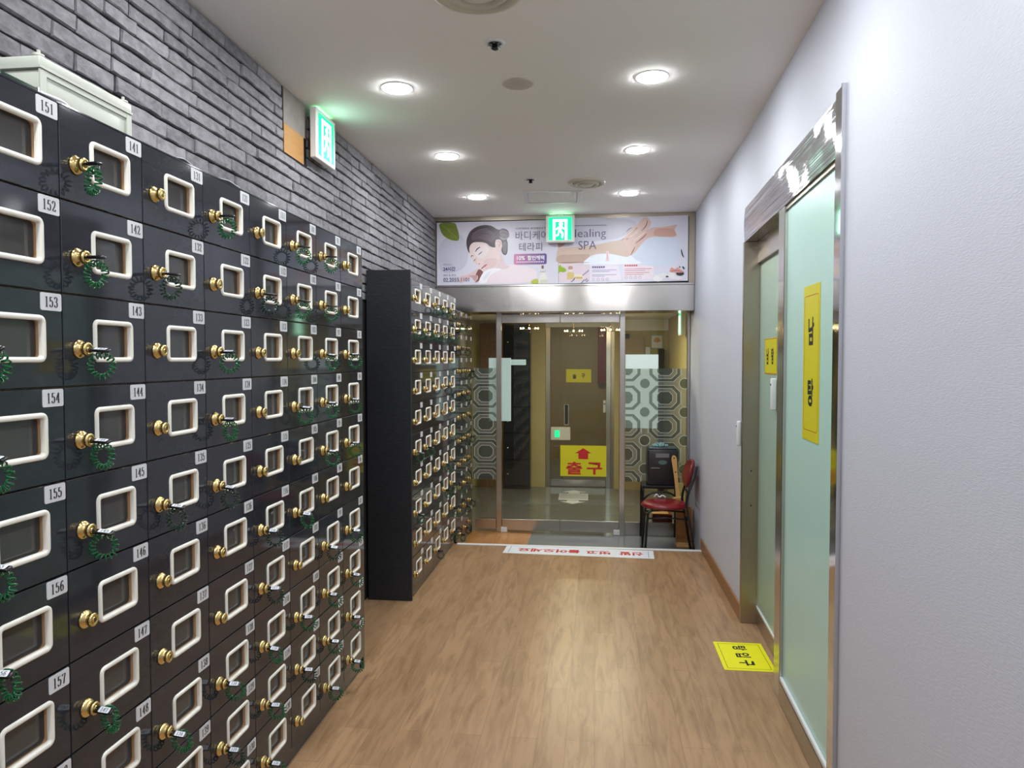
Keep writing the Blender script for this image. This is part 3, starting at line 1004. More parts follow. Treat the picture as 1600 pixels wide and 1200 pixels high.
ROWN = ['top', 'second', 'third', 'fourth', 'fifth', 'sixth', 'seventh', 'eighth', 'ninth', 'bottom']
keys2 = {0: {2:'g',3:'g',4:'d'}, 1: {0:'g',1:'g',2:'g',3:'g',4:'g'}, 3: {3:'d'}, 5: {0:'g',1:'g'}, 6: {3:'g'}, 7: {0:'g',3:'g',4:'g'}, 8: {4:'g'}, 9: {2:'d',4:'g'}}
for r, cs in keys2.items():
    for c, k in cs.items():
        todo.append((k, A2, Y2 + c*W2 + kx2, ZT2 - (r+1)*H2 + kz2, 20, None,
                     'key on %s coil in %s row, %s door past the dark end panel' % ('green' if k == 'g' else 'dark', ROWN[r], ORD[c]), 'keys in the middle locker bank'))
keys3 = {0: {0:'g',1:'d'}, 1: {0:'d',1:'d'}, 2: {2:'d'}, 3: {0:'d',1:'d'}, 5: {1:'d',2:'d'}, 7: {0:'g',1:'d'}, 8: {1:'d',2:'d'}, 9: {0:'g',1:'d'}}
for r, cs in keys3.items():
    for c, k in cs.items():
        todo.append((k, A3, Y3 + c*W3 + kx3, ZT3 - (r+1)*H3 + kz3, 20, None,
                     'key on %s coil in %s row, %s door of the narrow bank by the glass' % ('green' if k == 'g' else 'dark', ROWN[r], ORD[c]), 'keys in the narrow locker bank'))
roots = []
for t in todo:
    o = place_key(*t); roots.append((o, t))
for o, t in roots:
    tag(o, t[6], 'key', t[7])
    if t[5]: number_tag_on(o, t[5])

# ================================================================== behind the glass
VT = 2.12
b = MB(); b.box((-2.2, YG + 0.062, VT), (1.3, 9.55, VT + 0.1))
struct(b.build('ceiling_vestibule', M['ceiling']), 'low white ceiling of the vestibule behind the glass', 'ceiling')
b = MB(); b.box((0.93, YG + 0.052, LOW), (1.05, 9.55, VT)); struct(b.build('wall_vestibule_right', M['khaki']), 'khaki side wall of the vestibule', 'wall')
b = MB(); b.box((0.24, 9.55, LOW), (1.3, 9.7, 1.975)); b.box((0.24, 9.55, 1.975), (1.3, 9.7, VT + 0.1), 1); b.box((0.2, 9.56, LOW), (0.24, 9.7, VT), 2)
struct(b.build('wall_vestibule_end', [M['khaki'], M['ceiling'], M['steel_dull']]), 'khaki wall with a white upper band seen through the right side panel', 'wall')
b = MB(); b.box((-2.2, YG + 0.1, LOW), (-1.75, 9.7, VT)); struct(b.build('wall_vestibule_left', M['khaki']), 'khaki left wall of the vestibule', 'wall')
b = MB(); b.box((-2.2, 9.6, LOW), (-0.84, 9.75, VT + 0.1)); b.box((-0.84, 9.6, LOW), (-0.665, 9.75, VT + 0.1), 0)
b.box((-0.665, 9.62, 2.03), (0.2, 9.72, VT + 0.4), 1)
struct(b.build('wall_vestibule_partition', [M['khaki'], M['ceiling']]), 'khaki partition around the inner glass door', 'wall')
b = MB(); b.box((-1.6, 12.4, LOW), (1.4, 12.5, 2.5)); b.box((-1.6, 9.76, LOW), (-1.5, 12.4, 2.5)); b.box((1.3, 9.71, LOW), (1.4, 12.4, 2.5)); b.box((-1.6, 9.76, 2.45), (1.4, 12.5, 2.55), 0)
struct(b.build('wall_inner_room', M['tan_door']), 'tan walls of the dim room beyond the inner door', 'wall')
b = MB(); b.box((0.03, 12.30, 1.2), (0.30, 12.40, 2.4)); struct(b.build('trim_red_panel', M['wine']), 'dark red wall panel far beyond the inner door', 'wall panel')
b = MB(); b.box((-1.53, 9.5, LOW), (-1.2, 9.598, 2.08)); 
for k in range(5): b.box((-1.525, 9.494, 0.05 + 0.4*k), (-1.205, 9.5, 0.40 + 0.4*k), 0, 0.002)
struct(b.build('door_4', M['brown_door']), 'brown panelled door at the left of the vestibule', 'door')
d3 = empty('door_3', (0.30, 9.55, LOW)); struct(d3, 'tan door in the khaki wall of the vestibule', 'door')
q = MB(); q.box((0, -0.03, 0), (0.33, -0.0005, 2.0)); q.build('leaf', M['tan_door'], d3)
q = MB(); q.box((0.0, -0.07, 1.97), (0.13, -0.031, 2.03), 0, 0.004); q.build('door_closer', M['black_plastic'], d3)

# inner glass door
d5 = empty('door_5'); struct(d5, 'inner glass door with stainless rails and posts', 'door')
q = MB(); q.box((-0.665, 9.63, LOW), (-0.60, 9.69, 2.03), 0, 0.003); q.build('post', M['steel_dull'], d5)
q = MB(); q.box((0.135, 9.63, LOW), (0.198, 9.69, 2.03), 0, 0.003); q.build('post', M['steel'], d5)
q = MB(); q.add([(-0.598, 9.66, LOW + 0.1), (0.133, 9.66, LOW + 0.1), (0.133, 9.66, 2.03), (-0.598, 9.66, 2.03)], [(0,1,2,3)]); lf = q.build('leaf', M['glass'], d5)
q = MB(); q.box((-0.598, 9.64, LOW + 0.01), (0.133, 9.68, LOW + 0.1), 0, 0.003); q.build('bottom_rail', M['steel'], lf)
q = MB(); q.box((0.098, 9.60, 0.90), (0.132, 9.655, 1.06), 0, 0.006, seg=2); q.box((0.105, 9.597, 1.01), (0.125, 9.601, 1.02), 1); q.build('handle', [M['white_metal'], M['dark']], lf)
b = MB(); b.box((-1.19, 9.40, LOW), (-0.845, 9.598, 2.05), 0, 0.003)
ck = empty('tall_cabinet', (-1.0, 9.4, LOW)); tag(ck, 'tall black cabinet seen through the left glass door leaf', 'cabinet')
o = b.build('body', M['laminate'], ck); o.location = (1.0, -9.4, -LOW)
for k in range(6):
    b = MB(); b.box((-0.185, -0.018, 0.05 + 0.345*k), (0.15, -0.001, 0.385 + 0.345*k), 0, 0.003); dd = b.build('door', M['laminate'], ck)
    b = MB(); b.lathe([(0.010, -0.030), (0.012, -0.024), (0.007, -0.0185)], 10, 0, 'Y', (-0.14, 0, 0.2 + 0.345*k)); b.build('knob', M['chrome'], dd)
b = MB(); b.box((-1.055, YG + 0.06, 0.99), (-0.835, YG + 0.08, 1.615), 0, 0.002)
t = b.build('mint_reflection_board', M['pale_reflection']); tag(t, 'glowing pale mint board standing in for a reflection behind the left door post', 'board')  # no lamp: glowing board imitates a mint reflection in the glass
q = MB(); q.box((0.221, 0.0, 0.0), (0.37, 0.012, 0.055), 0, 0.002); q = q.build('side_strip', M['pale_reflection'], t, (-1.055, YG + 0.062, 1.545))
q2 = MB(); q2.box((-0.012, -0.005, 0.0), (0.0, 0.015, 1.09)); 
sb = MB(); sb.box((-0.96, YG + 0.062, LOW), (-0.93, YG + 0.078, 0.99), 0, 0.002); sb.build('stand', M['steel_dull'], t)  # support added under the glowing board
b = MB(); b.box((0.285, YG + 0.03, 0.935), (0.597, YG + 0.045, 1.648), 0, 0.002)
t = b.build('white_reflection_board', M['white_reflection']); tag(t, 'glowing white board standing in for a reflection behind the patterned film of the right side panel', 'board')  # no lamp: glowing board imitates a white reflection in the glass

# small things on the far wall
def flat_sign(name, T, w_, h_, matname, parts, label, cat, th=0.003, r=0.0):
    q = MB()
    L = rrect(-w_/2, -h_/2, w_/2, h_/2, r, 2) if r else [(-w_/2,-h_/2),(w_/2,-h_/2),(w_/2,h_/2),(-w_/2,h_/2)]
    q.poly(L, 0, None, th)
    o = q.build(name, M[matname] if isinstance(matname, str) else matname); o.matrix_world = T
    tag(o, label, cat)
    if parts: parts(o, th + 0.0005)
    return o
ID = Matrix.Identity(4)
def lettering(o, items, matl, z, name='lettering'):
    for s, wd, ht, x, y, bold in items:
        q = MB(); write(q, s, wd, ht, ID, 0, bold, (x, y), z); q.build(name, matl, o)
def outline(o, w_, h_, t_, r, matl, z, name='border_line'):
    q = MB(); a = rrect(-w_/2, -h_/2, w_/2, h_/2, r, 3); i = rrect(-w_/2+t_, -h_/2+t_, w_/2-t_, h_/2-t_, max(r-t_, 0.001), 3)
    vs, fs = band(a, i); q.add([(p[0], p[1], z) for p in vs], fs)
    return q.build(name, matl, o)
FR = lambda x, y, z: frame((x, y, z), (1, 0, 0), (0, 0, 1))
flat_sign('notice_poster', FR(0.785, 9.548, 1.83), 0.155, 0.18, 'white_vinyl',
          lambda o, z: (outline(o, 0.15, 0.175, 0.005, 0.002, M['ink'], z), (lambda q: (q.poly(smooth_loop([(-0.045,-0.005),(-0.03,0.03),(0.0,0.045),(0.03,0.03),(0.045,-0.005),(0.0,-0.02)], 4), 0, Matrix.Translation((0,0.01,z))), q.build('printed_picture', M['pine'], o)))(MB())),
          'small framed notice with a brown picture on the khaki wall', 'poster')
flat_sign('paper_tag', FR(0.668, 9.512, 1.64), 0.06, 0.24, 'white_vinyl', None, 'narrow white paper on the edge of the tan door', 'paper')
b = MB(); b.box((0.80, 9.42, LOW), (0.865, 9.53, 1.735), 0, 0.004); t = b.build('black_stand', M['black_plastic']); tag(t, 'thin tall black stand below the framed notice', 'stand')
T_ = FR(-0.225, 9.60, 1.385)
flat_sign('exit_notice', T_, 0.33, 0.175, 'yellow', lambda o, z: lettering(o, [('출', 0.05, 0.06, -0.055, -0.01, 0.03), ('구', 0.05, 0.06, 0.06, 0.0, 0.03)], M['ink'], z), 'small yellow sign with black lettering beyond the glass', 'sign')
flat_sign('push_sticker', FR(-0.385, 9.60, 0.87), 0.056, 0.27, 'ink', lambda o, z: (outline(o, 0.056, 0.27, 0.004, 0.002, M['white_vinyl'], z)), 'narrow black vertical sticker with white edge on the inner door', 'sticker')
fb = empty('reflected_sign_box', (-0.46, 9.58, 0.62)); tag(fb, 'white box with a green lamp standing in for a sign reflection behind the glass', 'light')  # made-up box and green glow imitate a sign reflected in the glass
q = MB(); q.box((-0.13, -0.045, -0.085), (0.13, 0.045, 0.085), 0, 0.006); q.build('housing', M['exit_rim'], fb)  # housing of the made-up reflected sign box
q = MB(); q.box((-0.075, -0.052, -0.045), (-0.015, -0.0455, 0.045), 0, 0.002); q.build('lamp', M['exit_green'], fb)

# added vestibule lamps (flush discs, unseen above the sight line, for brightness) and pendants
def downlight(x, y, z, r, label, group, matl='led'):
    o = empty('downlight', (x, y, z)); tag(o, label, 'ceiling light', group)
    q = MB(); q.lathe([(r*1.0, 0.0), (r*1.0, -0.004), (r*1.04, -0.0042), (r*1.09, -0.003), (r*1.10, 0.0)], 32, 0, cap=False); q.build('trim_ring', M['white_metal'], o)
    q = MB(); q.lathe([(r*0.985, -0.0012), (r*0.985, -0.002)] if matl != 'led' else [(r*0.985, -0.0012), (r*0.985, -0.0045), (r*0.93, -0.0075), (r*0.75, -0.009), (r*0.4, -0.0098), (0.001, -0.010)], 32, 0, cap=(matl != 'led')); q.build('diffuser', M[matl], o)
    return o
M['added_led_warm'] = emit('added_warm_diffuser', (1.0, 0.86, 0.62, 1), LAMP * 1.6)  # for the added, unseen vestibule and inner room lamps
for x, y, z, lb in ((-0.35, 7.75, VT, 'added unseen downlight of the vestibule, nearest the glass'), (0.15, 7.6, VT, 'added unseen downlight of the vestibule, further from the black cabinet'), (-0.3, 11.0, 2.45, 'added unseen downlight of the dim inner room')):
    downlight(x, y, z - 0.0005, 0.07, lb, 'added vestibule downlights', 'added_led_warm')
def pendant(x, y, z, label):
    o = empty('pendant_lamp', (x, y, VT)); tag(o, label, 'lamp', 'small sparkling pendants')
    q = MB(); q.tube([(0,0,0), (0,0,z-VT)], 0.004, 6); q.build('stem', M['brass'], o)
    q = MB()
    for k in range(8):
        a = 2*PI*k/8; q.tube([(0,0,z-VT), (0.10*math.cos(a), 0.06*math.sin(a), z-VT+0.012)], 0.003, 5)
    q.build('arms', M['brass'], o)
    for k in range(8):
        a = 2*PI*k/8; q = MB(); q.lathe([(0.003,-0.005),(0.006,0.0),(0.004,0.008),(0.001,0.012)], 8, 0, at=(0.105*math.cos(a), 0.063*math.sin(a), z-VT+0.014)); q.build('bulb', M['warm_bulb'], o)
pendant(-0.80, 8.75, 1.96, 'small pendant of warm bulbs in front of the black cabinet')
pendant(-0.27, 8.85, 1.93, 'small pendant of warm bulbs in the middle of the right door leaf')
pendant(0.17, 8.6, 1.93, 'small pendant of warm bulbs beside the inner door post')
flat_sign('floor_arrow_sticker', frame((-0.27, 8.95, LOW), (1, 0.03, 0), (0, 1, 0)), 0.36, 0.42, 'white_vinyl',
          lambda o, z: (lambda q: ([q.box((-0.17, y, z), (0.17, y+0.02, z+0.001)) for y in (-0.12, -0.04, 0.04, 0.12)], q.build('printed_lines', paint((90, 96, 104)), o)))(MB()),
          'white sticker with grey lines on the vestibule floor', 'floor sticker', 0.002)
for s, y0, lb in ((1, 9.19, 'white arrow sticker above the lined floor sticker'), (-1, 8.71, 'white arrow sticker below the lined floor sticker')):
    q = MB(); q.poly([(-0.07, 0), (0.07, 0), (0.07, 0.07*s), (0.15, 0.07*s), (0, 0.2*s), (-0.15, 0.07*s), (-0.07, 0.07*s)][::s], 0, None, 0.002)
    o = q.build('arrow_sticker', M['white_vinyl'], None, (-0.27, y0, LOW)); tag(o, lb, 'floor sticker')

# ================================================================== exit signs
def exit_sign(name, origin, xdir, wd, ht, dp, label, depth_back=0.0):
    """lit pictogram box; local x across, y up, z out"""
    T = frame(origin, xdir, (0, 0, 1))
    o = empty(name); o.matrix_world = T; tag(o, label, 'exit sign')
    q = MB(); q.box((-wd/2, -ht/2, -dp), (wd/2, ht/2, 0), 0, 0.004); q.build('housing', M['exit_rim'], o)
    q = MB(); q.poly(rrect(-wd*0.40, -ht*0.42, wd*0.40, ht*0.42, 0.004, 2), 0, None, 0.0015); fc = q.build('face', M['exit_green'], o); fc['label'] = 'glowing green face'
    u = wd*0.40; v = ht*0.42
    q = MB(); Z = 0.0022
    def P(pts): q.poly([(p[0]*u, p[1]*v) for p in pts], 0, Matrix.Translation((0, 0, Z)))
    # doorway
    P([(-0.62,-0.98),(-0.62,0.82),(0.62,0.82),(0.62,-0.98),(0.42,-0.98),(0.42,0.62),(-0.42,0.62),(-0.42,-0.98)])
    # running figure
    q.poly([(p[0]*1.0+0.06*u, p[1]+0.40*v) for p in circ(0, 0, 0.17*u, 16)], 0, Matrix.Translation((0, 0, Z)))
    P(smooth_loop([(-0.06,0.22),(0.16,0.20),(0.34,0.02),(0.30,-0.06),(0.14,0.04),(0.10,-0.16),(0.28,-0.40),(0.24,-0.80),(0.12,-0.80),(0.12,-0.44),(-0.06,-0.30),(-0.16,-0.62),(-0.44,-0.66),(-0.44,-0.54),(-0.24,-0.50),(-0.14,-0.14),(-0.14,0.04),(-0.30,-0.10),(-0.36,-0.02)], 3))
    pc = q.build('pictogram', M['exit_white'], o); pc['label'] = 'white running figure in a doorway'
    q = MB(); q.box((-wd*0.36, ht/2 + 0.0002, -dp*0.75), (wd*0.36, ht/2 + 0.0012, -dp*0.2)); q.build('light_slit', M['exit_slit'], o)
    return o
M['exit_slit'] = emit('exit_slit', (0.35, 1.0, 0.45, 1), 3.0)
e1 = exit_sign('exit_sign', (-1.448, 3.805, 2.785), (0, 1, 0), 0.275, 0.262, 0.036, 'lit green exit sign on the brick wall beside the bare plywood patch')
q = MB(); q.box((-0.05, -0.05, -0.072), (0.05, 0.05, -0.036)); q.build('bracket', M['steel_dull'], e1)
e2 = exit_sign('exit_sign', (-0.327, 6.64, 2.79), (1, 0, 0), 0.262, 0.245, 0.06, 'lit green exit sign under the ceiling in front of the two banners')
q = MB(); q.box((-0.03, 0.1225, -0.055), (0.03, ZC - 2.79, -0.035)); q.build('bracket', M['steel_dull'], e2)
e3 = exit_sign('exit_sign', (0.82, 7.62, 1.96), (0, 1, 0), 0.24, 0.24, 0.05, 'lit exit sign seen edge-on high behind the right side panel')
e3.matrix_world = frame((0.905, 7.62, 1.965), (0, -1, 0), (0, 0, 1))
q = MB(); q.box((-0.04, -0.04, -0.025-0.05), (0.04, 0.04, -0.05)); q.build('bracket', M['steel_dull'], e3); e3.location.x = 0.855

# ================================================================== ceiling fittings
LBL = {(0,0): 'left downlight of the pair nearest the viewer', (0,1): 'right downlight of the pair nearest the viewer', (1,0): 'left downlight of the middle pair', (1,1): 'right downlight of the middle pair',
       (2,0): 'left downlight of the pair next to the banners', (2,1): 'right downlight of the pair next to the banners'}
for i, y in enumerate((3.505, 4.70, 5.90)):
    for j, x in enumerate((-0.972, 0.258)):
        downlight(x, y, ZC - 0.0005, 0.072, LBL[(i, j)], 'corridor downlights')
for y in (2.31, 1.12, -0.07, -1.26):
    for x in (-0.972, 0.258):
        downlight(x, y, ZC - 0.0005, 0.072, 'downlight overhead, out of the picture', 'overhead downlights')
def diffuser(x, y, r, label):
    o = empty('air_diffuser', (x, y, ZC - 0.0005)); tag(o, label, 'air vent', 'round ceiling air diffusers')
    q = MB(); q.lathe([(r*0.72, -0.001), (r*0.74, -0.010), (r*0.86, -0.016), (r*0.97, -0.009), (r, 0.0)], 40, cap=False); q.build('outer_ring', M['vent'], o)
    q = MB(); q.lathe([(r*0.45, -0.004), (r*0.47, -0.018), (r*0.60, -0.022), (r*0.68, -0.012), (r*0.69, -0.004)], 40, cap=False); q.build('inner_ring', M['vent'], o)
    q = MB(); q.lathe([(0.001, -0.024), (r*0.30, -0.024), (r*0.42, -0.014), (r*0.43, -0.004)], 40, cap=False); q.build('centre_disc', M['vent'], o)
    q = MB(); q.lathe([(r*0.73, -0.0002), (r*0.73, -0.0035)], 40); q.build('backing', M['vent_gap'], o)
diffuser(-0.43, 2.62, 0.175, 'round cream air diffuser at the top edge of the picture')
diffuser(-0.075, 5.52, 0.142, 'round air diffuser beside the square access panel')
def sprinkler(x, y, label):
    o = empty('sprinkler', (x, y, ZC - 0.0005)); tag(o, label, 'sprinkler', 'ceiling sprinklers')
    q = MB(); q.lathe([(0.020, 0), (0.022, -0.006), (0.042, -0.004), (0.044, 0.0)], 24, cap=False); q.build('cover_ring', M['white_metal'], o)
    q = MB(); q.lathe([(0.030, -0.0045), (0.022, -0.011)], 20)
    q.lathe([(0.014, -0.008), (0.010, -0.022), (0.0155, -0.023), (0.0155, -0.027), (0.004, -0.029)], 16)
    q.build('head', M['black_metal'], o)
    q = MB()
    for k in range(8):
        a = 2*PI*k/8
        q.box((-0.0025, 0.012, -0.0118), (0.0025, 0.030, -0.0105), 0, 0, Matrix.Rotation(a, 4, 'Z'))
    q.build('fins', M['chrome'], o)
sprinkler(-0.427, 3.062, 'dark sprinkler head near the large air diffuser')
sprinkler(-0.483, 5.374, 'small dark sprinkler head beyond the middle lights')
b = MB(); b.lathe([(0.072, -0.003), (0.077, 0.0)], 36); t = b.build('cover_plate', M['patch_paint'], None, (-0.379, 3.523, ZC - 0.0005)); tag(t, 'plain round blanking plate on the ceiling', 'ceiling plate')
ap = empty('access_panel', (-0.355, 5.975, ZC - 0.0005), 0.06); tag(ap, 'rectangular ceiling access panel in front of the exit sign', 'access panel')
q = MB(); a = [(-0.235,-0.21),(0.235,-0.21),(0.235,0.21),(-0.235,0.21)]; i_ = [(-0.2,-0.185),(0.2,-0.185),(0.2,0.185),(-0.2,0.185)]
q.add([(p[0],p[1],0) for p in a] + [(p[0]*0.985,p[1]*0.985,-0.008) for p in a] + [(p[0],p[1],-0.008) for p in i_] + [(p[0],p[1],0) for p in i_],
      [(4*s+k, 4*s+(k+1)%4, 4*(s+1)+(k+1)%4, 4*(s+1)+k) for s in range(3) for k in range(4)])
q.build('frame', M['white_metal'], ap)
q = MB(); q.box((-0.196, -0.181, -0.0045), (0.196, 0.181, 0)); q.build('hatch', M['ceiling'], ap)

# ================================================================== spa banners over the canopy
YB = YC - 0.022
def px2(x, y):
    return (-1.49 + (x - 682) * (2.312 / 393.5), 2.888 - (y - 347) * (0.590 / 100.0))
def LZ(p): return px2(680 + p[0] / 8.0, 340 + p[1] / 8.0)
def RZ(p): return px2(870 + p[0] * 0.13125, 340 + p[1] * 0.13125)
TB = frame((0, YB, 0), (1, 0, 0), (0, 0, 1))
class Print:
    """flat printed shapes of a banner, one mesh, one material per ink"""
    def __init__(self, mp): self.q = MB(); self.m = []; self.mp = mp; self.z = 0.0008
    def ink(self, rgb):
        mt = paint(rgb)
        if mt not in self.m: self.m.append(mt)
        return self.m.index(mt)
    def shape(self, rgb, pts, smooth=True, k=4):
        if smooth: pts = smooth_loop(pts, k)
        self.q.poly([self.mp(p) for p in pts], self.ink(rgb), TB @ Matrix.Translation((0, 0, self.z)))
        self.z += 0.00005
    def stroke(self, rgb, pts, wd, smooth=True):
        if smooth: pts = smooth_loop(pts, 4, False)
        L, Rr = [], []
        for i, p in enumerate(pts):
            a = Vector(pts[max(i-1, 0)]); c = Vector(pts[min(i+1, len(pts)-1)]); t = (c - a).normalized(); n_ = Vector((-t.y, t.x))
            f = wd * (0.35 + 0.65 * math.sin(PI * (i + 0.5) / len(pts)))
            L.append((p[0] + n_.x*f/2, p[1] + n_.y*f/2)); Rr.append((p[0] - n_.x*f/2, p[1] - n_.y*f/2))
        self.shape(rgb, L + Rr[::-1], False)
    def text(self, rgb, s, x0, y0, x1, y1, bold=0.0):
        a, c = self.mp((x0, y1)), self.mp((x1, y0))
        write(self.q, s, c[0]-a[0], c[1]-a[1], TB, self.ink(rgb), bold, ((a[0]+c[0])/2, (a[1]+c[1])/2), self.z + 0.0002)
    def circle(self, rgb, x, y, r, ry=None):
        self.shape(rgb, [(x + r*math.cos(2*PI*k/20), y + (ry or r)*math.sin(2*PI*k/20)) for k in range(20)], False)
    def done(self, name, parent): return self.q.build(name, self.m, parent)

def sheet(pts, rgb, label):
    q = MB(); q.poly(pts, 0, TB @ Matrix.Translation((0, 0, -0.004)), 0.004)
    o = q.build('banner', paint(rgb)); tag(o, label, 'banner'); return o
bl = sheet([px2(682, 347.5), px2(682, 447), px2(876.5, 446.6), px2(876.5, 347)], (222, 219, 234), 'pale banner showing a resting woman with dark hair and green leaf')
P = Print(LZ)
P.shape((204, 203, 220), [(60,330),(300,200),(420,420),(380,620),(200,700),(55,640)])
P.shape((118, 134, 50), [(60,70),(240,68),(280,130),(303,215),(300,285),(240,292),(160,265),(95,215),(62,150)], True, 3)
P.stroke((158, 166, 84), [(75,85),(170,160),(290,270)], 7)
P.stroke((150, 160, 80), [(170,160),(190,215),(235,255)], 4)
P.stroke((150, 160, 80), [(140,140),(200,150),(265,180)], 4)
# shoulder and back
P.shape((238, 224, 230), [(560,830),(575,770),(640,690),(760,650),(840,610),(960,600),(1060,620),(1200,640),(1290,690),(1300,760),(1240,830)], True)
P.shape((226, 204, 208), [(760,655),(790,600),(790,540),(850,470),(900,600),(960,620),(900,660)], True)
# neck and face
P.shape((236, 214, 214), [(440,440),(430,380),(450,330),(540,315),(640,330),(700,380),(780,385),(820,440),(830,520),(800,600),(770,650),(700,660),(640,670),(610,690),(570,655),(548,610),(500,585),(484,545),(462,505)], True, 5)
P.shape((228, 200, 200), [(620,560),(700,520),(800,540),(790,600),(720,650),(650,660)], True)
P.shape((240, 226, 228), [(500,430),(560,360),(640,350),(690,420),(640,500),(560,520)], True)
# hair
P.shape((66, 50, 62), [(440,455),(415,410),(400,330),(408,265),(450,180),(530,125),(630,103),(720,115),(790,155),(830,165),(870,150),(930,175),(950,240),(920,290),(930,340),(925,450),(900,485),(865,465),(850,420),(860,360),(830,300),(785,290),(770,340),(770,385),(710,375),(650,330),(560,315),(480,325),(440,380)], True, 5)
P.shape((92, 72, 82), [(470,230),(560,170),(680,165),(760,220),(740,320),(660,300),(560,270),(480,290)], True)
P.shape((120, 108, 118), [(830,180),(880,165),(935,200),(945,250),(900,262),(840,245)], True)
P.shape((140, 132, 140), [(820,250),(890,270),(930,262),(915,290),(860,295)], True)
P.shape((118, 110, 116), [(870,330),(915,320),(920,420),(900,470),(870,440)], True)
P.stroke((44, 34, 44), [(450,200),(540,150),(640,135),(740,170)], 10)
P.stroke((126, 108, 116), [(480,215),(580,160),(680,150)], 7)
P.stroke((52, 40, 50), [(520,260),(620,205),(720,240)], 9)
P.stroke((44, 34, 44), [(835,215),(880,205),(930,225)], 7)
# ear, brows, eyes, nose, mouth
P.shape((232, 206, 206), [(775,390),(775,320),(800,288),(840,295),(858,340),(850,400),(830,440),(800,430)], True)
P.stroke((176, 136, 140), [(795,320),(825,310),(838,350),(815,375)], 7)
P.stroke((190, 150, 150), [(800,350),(825,360),(820,385)], 6)
P.stroke((98, 66, 72), [(515,438),(540,402),(580,378)], 15)
P.stroke((70, 48, 56), [(552,478),(580,455),(605,435)], 10)
P.stroke((98, 66, 72), [(458,505),(470,485),(490,490)], 10)
P.stroke((70, 48, 56), [(495,560),(505,540),(518,528)], 8)
P.stroke((206, 176, 178), [(530,500),(520,560),(545,600)], 6)
P.circle((120, 70, 74), 566, 590, 8, 6)
P.stroke((184, 92, 102), [(590,655),(625,625),(665,598)], 16)
P.stroke((120, 56, 66), [(596,650),(630,624),(660,602)], 5)
# forearm, hand and towel
P.shape((226, 194, 194), [(330,740),(390,735),(480,690),(560,650),(610,690),(600,720),(560,790),(520,825),(505,800),(520,770),(540,740),(470,750),(400,790),(330,830),(300,800)], True)
P.shape((128, 78, 74), [(560,660),(612,690),(600,730),(575,770),(560,805),(512,826),(548,775),(545,735),(520,730)], True)
P.shape((200, 160, 160), [(430,740),(520,735),(545,745),(520,800),(500,800),(470,760)], True)
P.shape((246, 244, 250), [(565,830),(580,760),(630,690),(700,655),(780,648),(850,665),(770,700),(690,760),(650,830)], True)
P.shape((232, 234, 242), [(610,790),(650,720),(720,680),(700,720),(650,790)], True)
# flask and leaf
P.shape((236, 234, 226), [(1320,850),(1330,770),(1355,710),(1360,680),(1400,680),(1405,710),(1430,770),(1445,850)], False)
P.shape((214, 218, 202), [(1345,845),(1345,800),(1440,800),(1440,845)], False)
P.shape((122, 92, 92), [(1360,622),(1388,622),(1388,662),(1360,662)], False)
P.shape((190, 196, 196), [(1345,690),(1410,690),(1410,710),(1345,710)], False)
P.shape((186, 192, 66), [(1225,830),(1255,800),(1310,790),(1318,845),(1250,850)], True)
# discount tag: pink to violet
n_ = 10
L = [(1010 + 415*k/n_, 1010 + 415*(k+1)/n_) for k in range(n_)]
for k, (xa, xb) in enumerate(L):
    t = k/(n_-1); col = (int(206 + (106-206)*t), int(130 + (84-130)*t), int(170 + (152-170)*t))
    e = 14
    if k == 0: pts = [(xa,488),(xa+e,474),(xb,474),(xb,606),(xa+e,606),(xa,592)]
    elif k == n_-1: pts = [(xa,474),(xb-e,474),(xb,488),(xb,592),(xb-e,606),(xa,606)]
    else: pts = [(xa,474),(xb,474),(xb,606),(xa,606)]
    P.shape(col, pts, False)
pr = P.done('printed_picture', bl)
P = Print(LZ); P.z = 0.0046
P.text((250, 246, 250), '10%', 1048, 500, 1150, 552, 0.02)
P.text((250, 246, 250), '할인혜택', 1182, 496, 1396, 556, 0.02)
for k in range(16): P.shape((240, 220, 236), [(1045+22*k, 568), (1059+22*k, 568), (1059+22*k, 584), (1045+22*k, 584)], False)
P.text((120, 104, 124), 'OPEN EVENT', 1032, 146, 1420, 168, 0.0)
P.text((84, 66, 108), '바디케어', 1032, 190, 1440, 300, -0.008)
P.text((84, 66, 108), '테라피', 1078, 335, 1366, 440, -0.008)
P.text((132, 126, 150), '영업시간', 102, 582, 210, 606, 0.0)
P.text((60, 54, 110), '24시간', 100, 622, 258, 676, 0.02)
P.text((132, 126, 150), '예약 및 문의', 102, 715, 262, 744, 0.0)
P.text((62, 58, 100), '02.2055.1101', 102, 762, 436, 812, 0.005)
P.done('lettering', bl)

br_ = sheet([px2(876.8, 347), px2(876.8, 446.5), px2(1076, 444.5), px2(1076, 344.5)], (222, 223, 238), 'pale banner showing hands massaging a foot and a leg')
P = Print(RZ)
P.shape((228, 212, 222), [(52,560),(420,560),(420,790),(52,795)], False)
P.shape((236, 228, 240), [(430,590),(760,590),(800,785),(430,785)], False)
P.shape((240, 226, 234), [(820,585),(1172,590),(1172,770),(820,785)], False)
P.shape((206, 206, 222), [(60,60),(820,60),(980,150),(800,270),(560,310),(60,330)], True)
P.shape((214, 224, 242), [(940,470),(1090,300),(1420,285),(1480,420),(1380,600),(1000,600)], True)
# far knee and the leg with the foot
P.shape((186, 148, 130), [(52,285),(135,285),(130,345),(52,380)], True)
P.shape((216, 192, 178), [(52,390),(180,385),(320,375),(480,362),(640,330),(760,312),(800,300),(880,320),(900,440),(905,490),(860,505),(800,495),(730,478),(660,465),(600,462),(520,466),(450,482),(390,520),(350,562),(52,565)], True, 4)
P.shape((200, 172, 160), [(52,480),(250,470),(420,470),(390,520),(350,560),(52,563)], True)
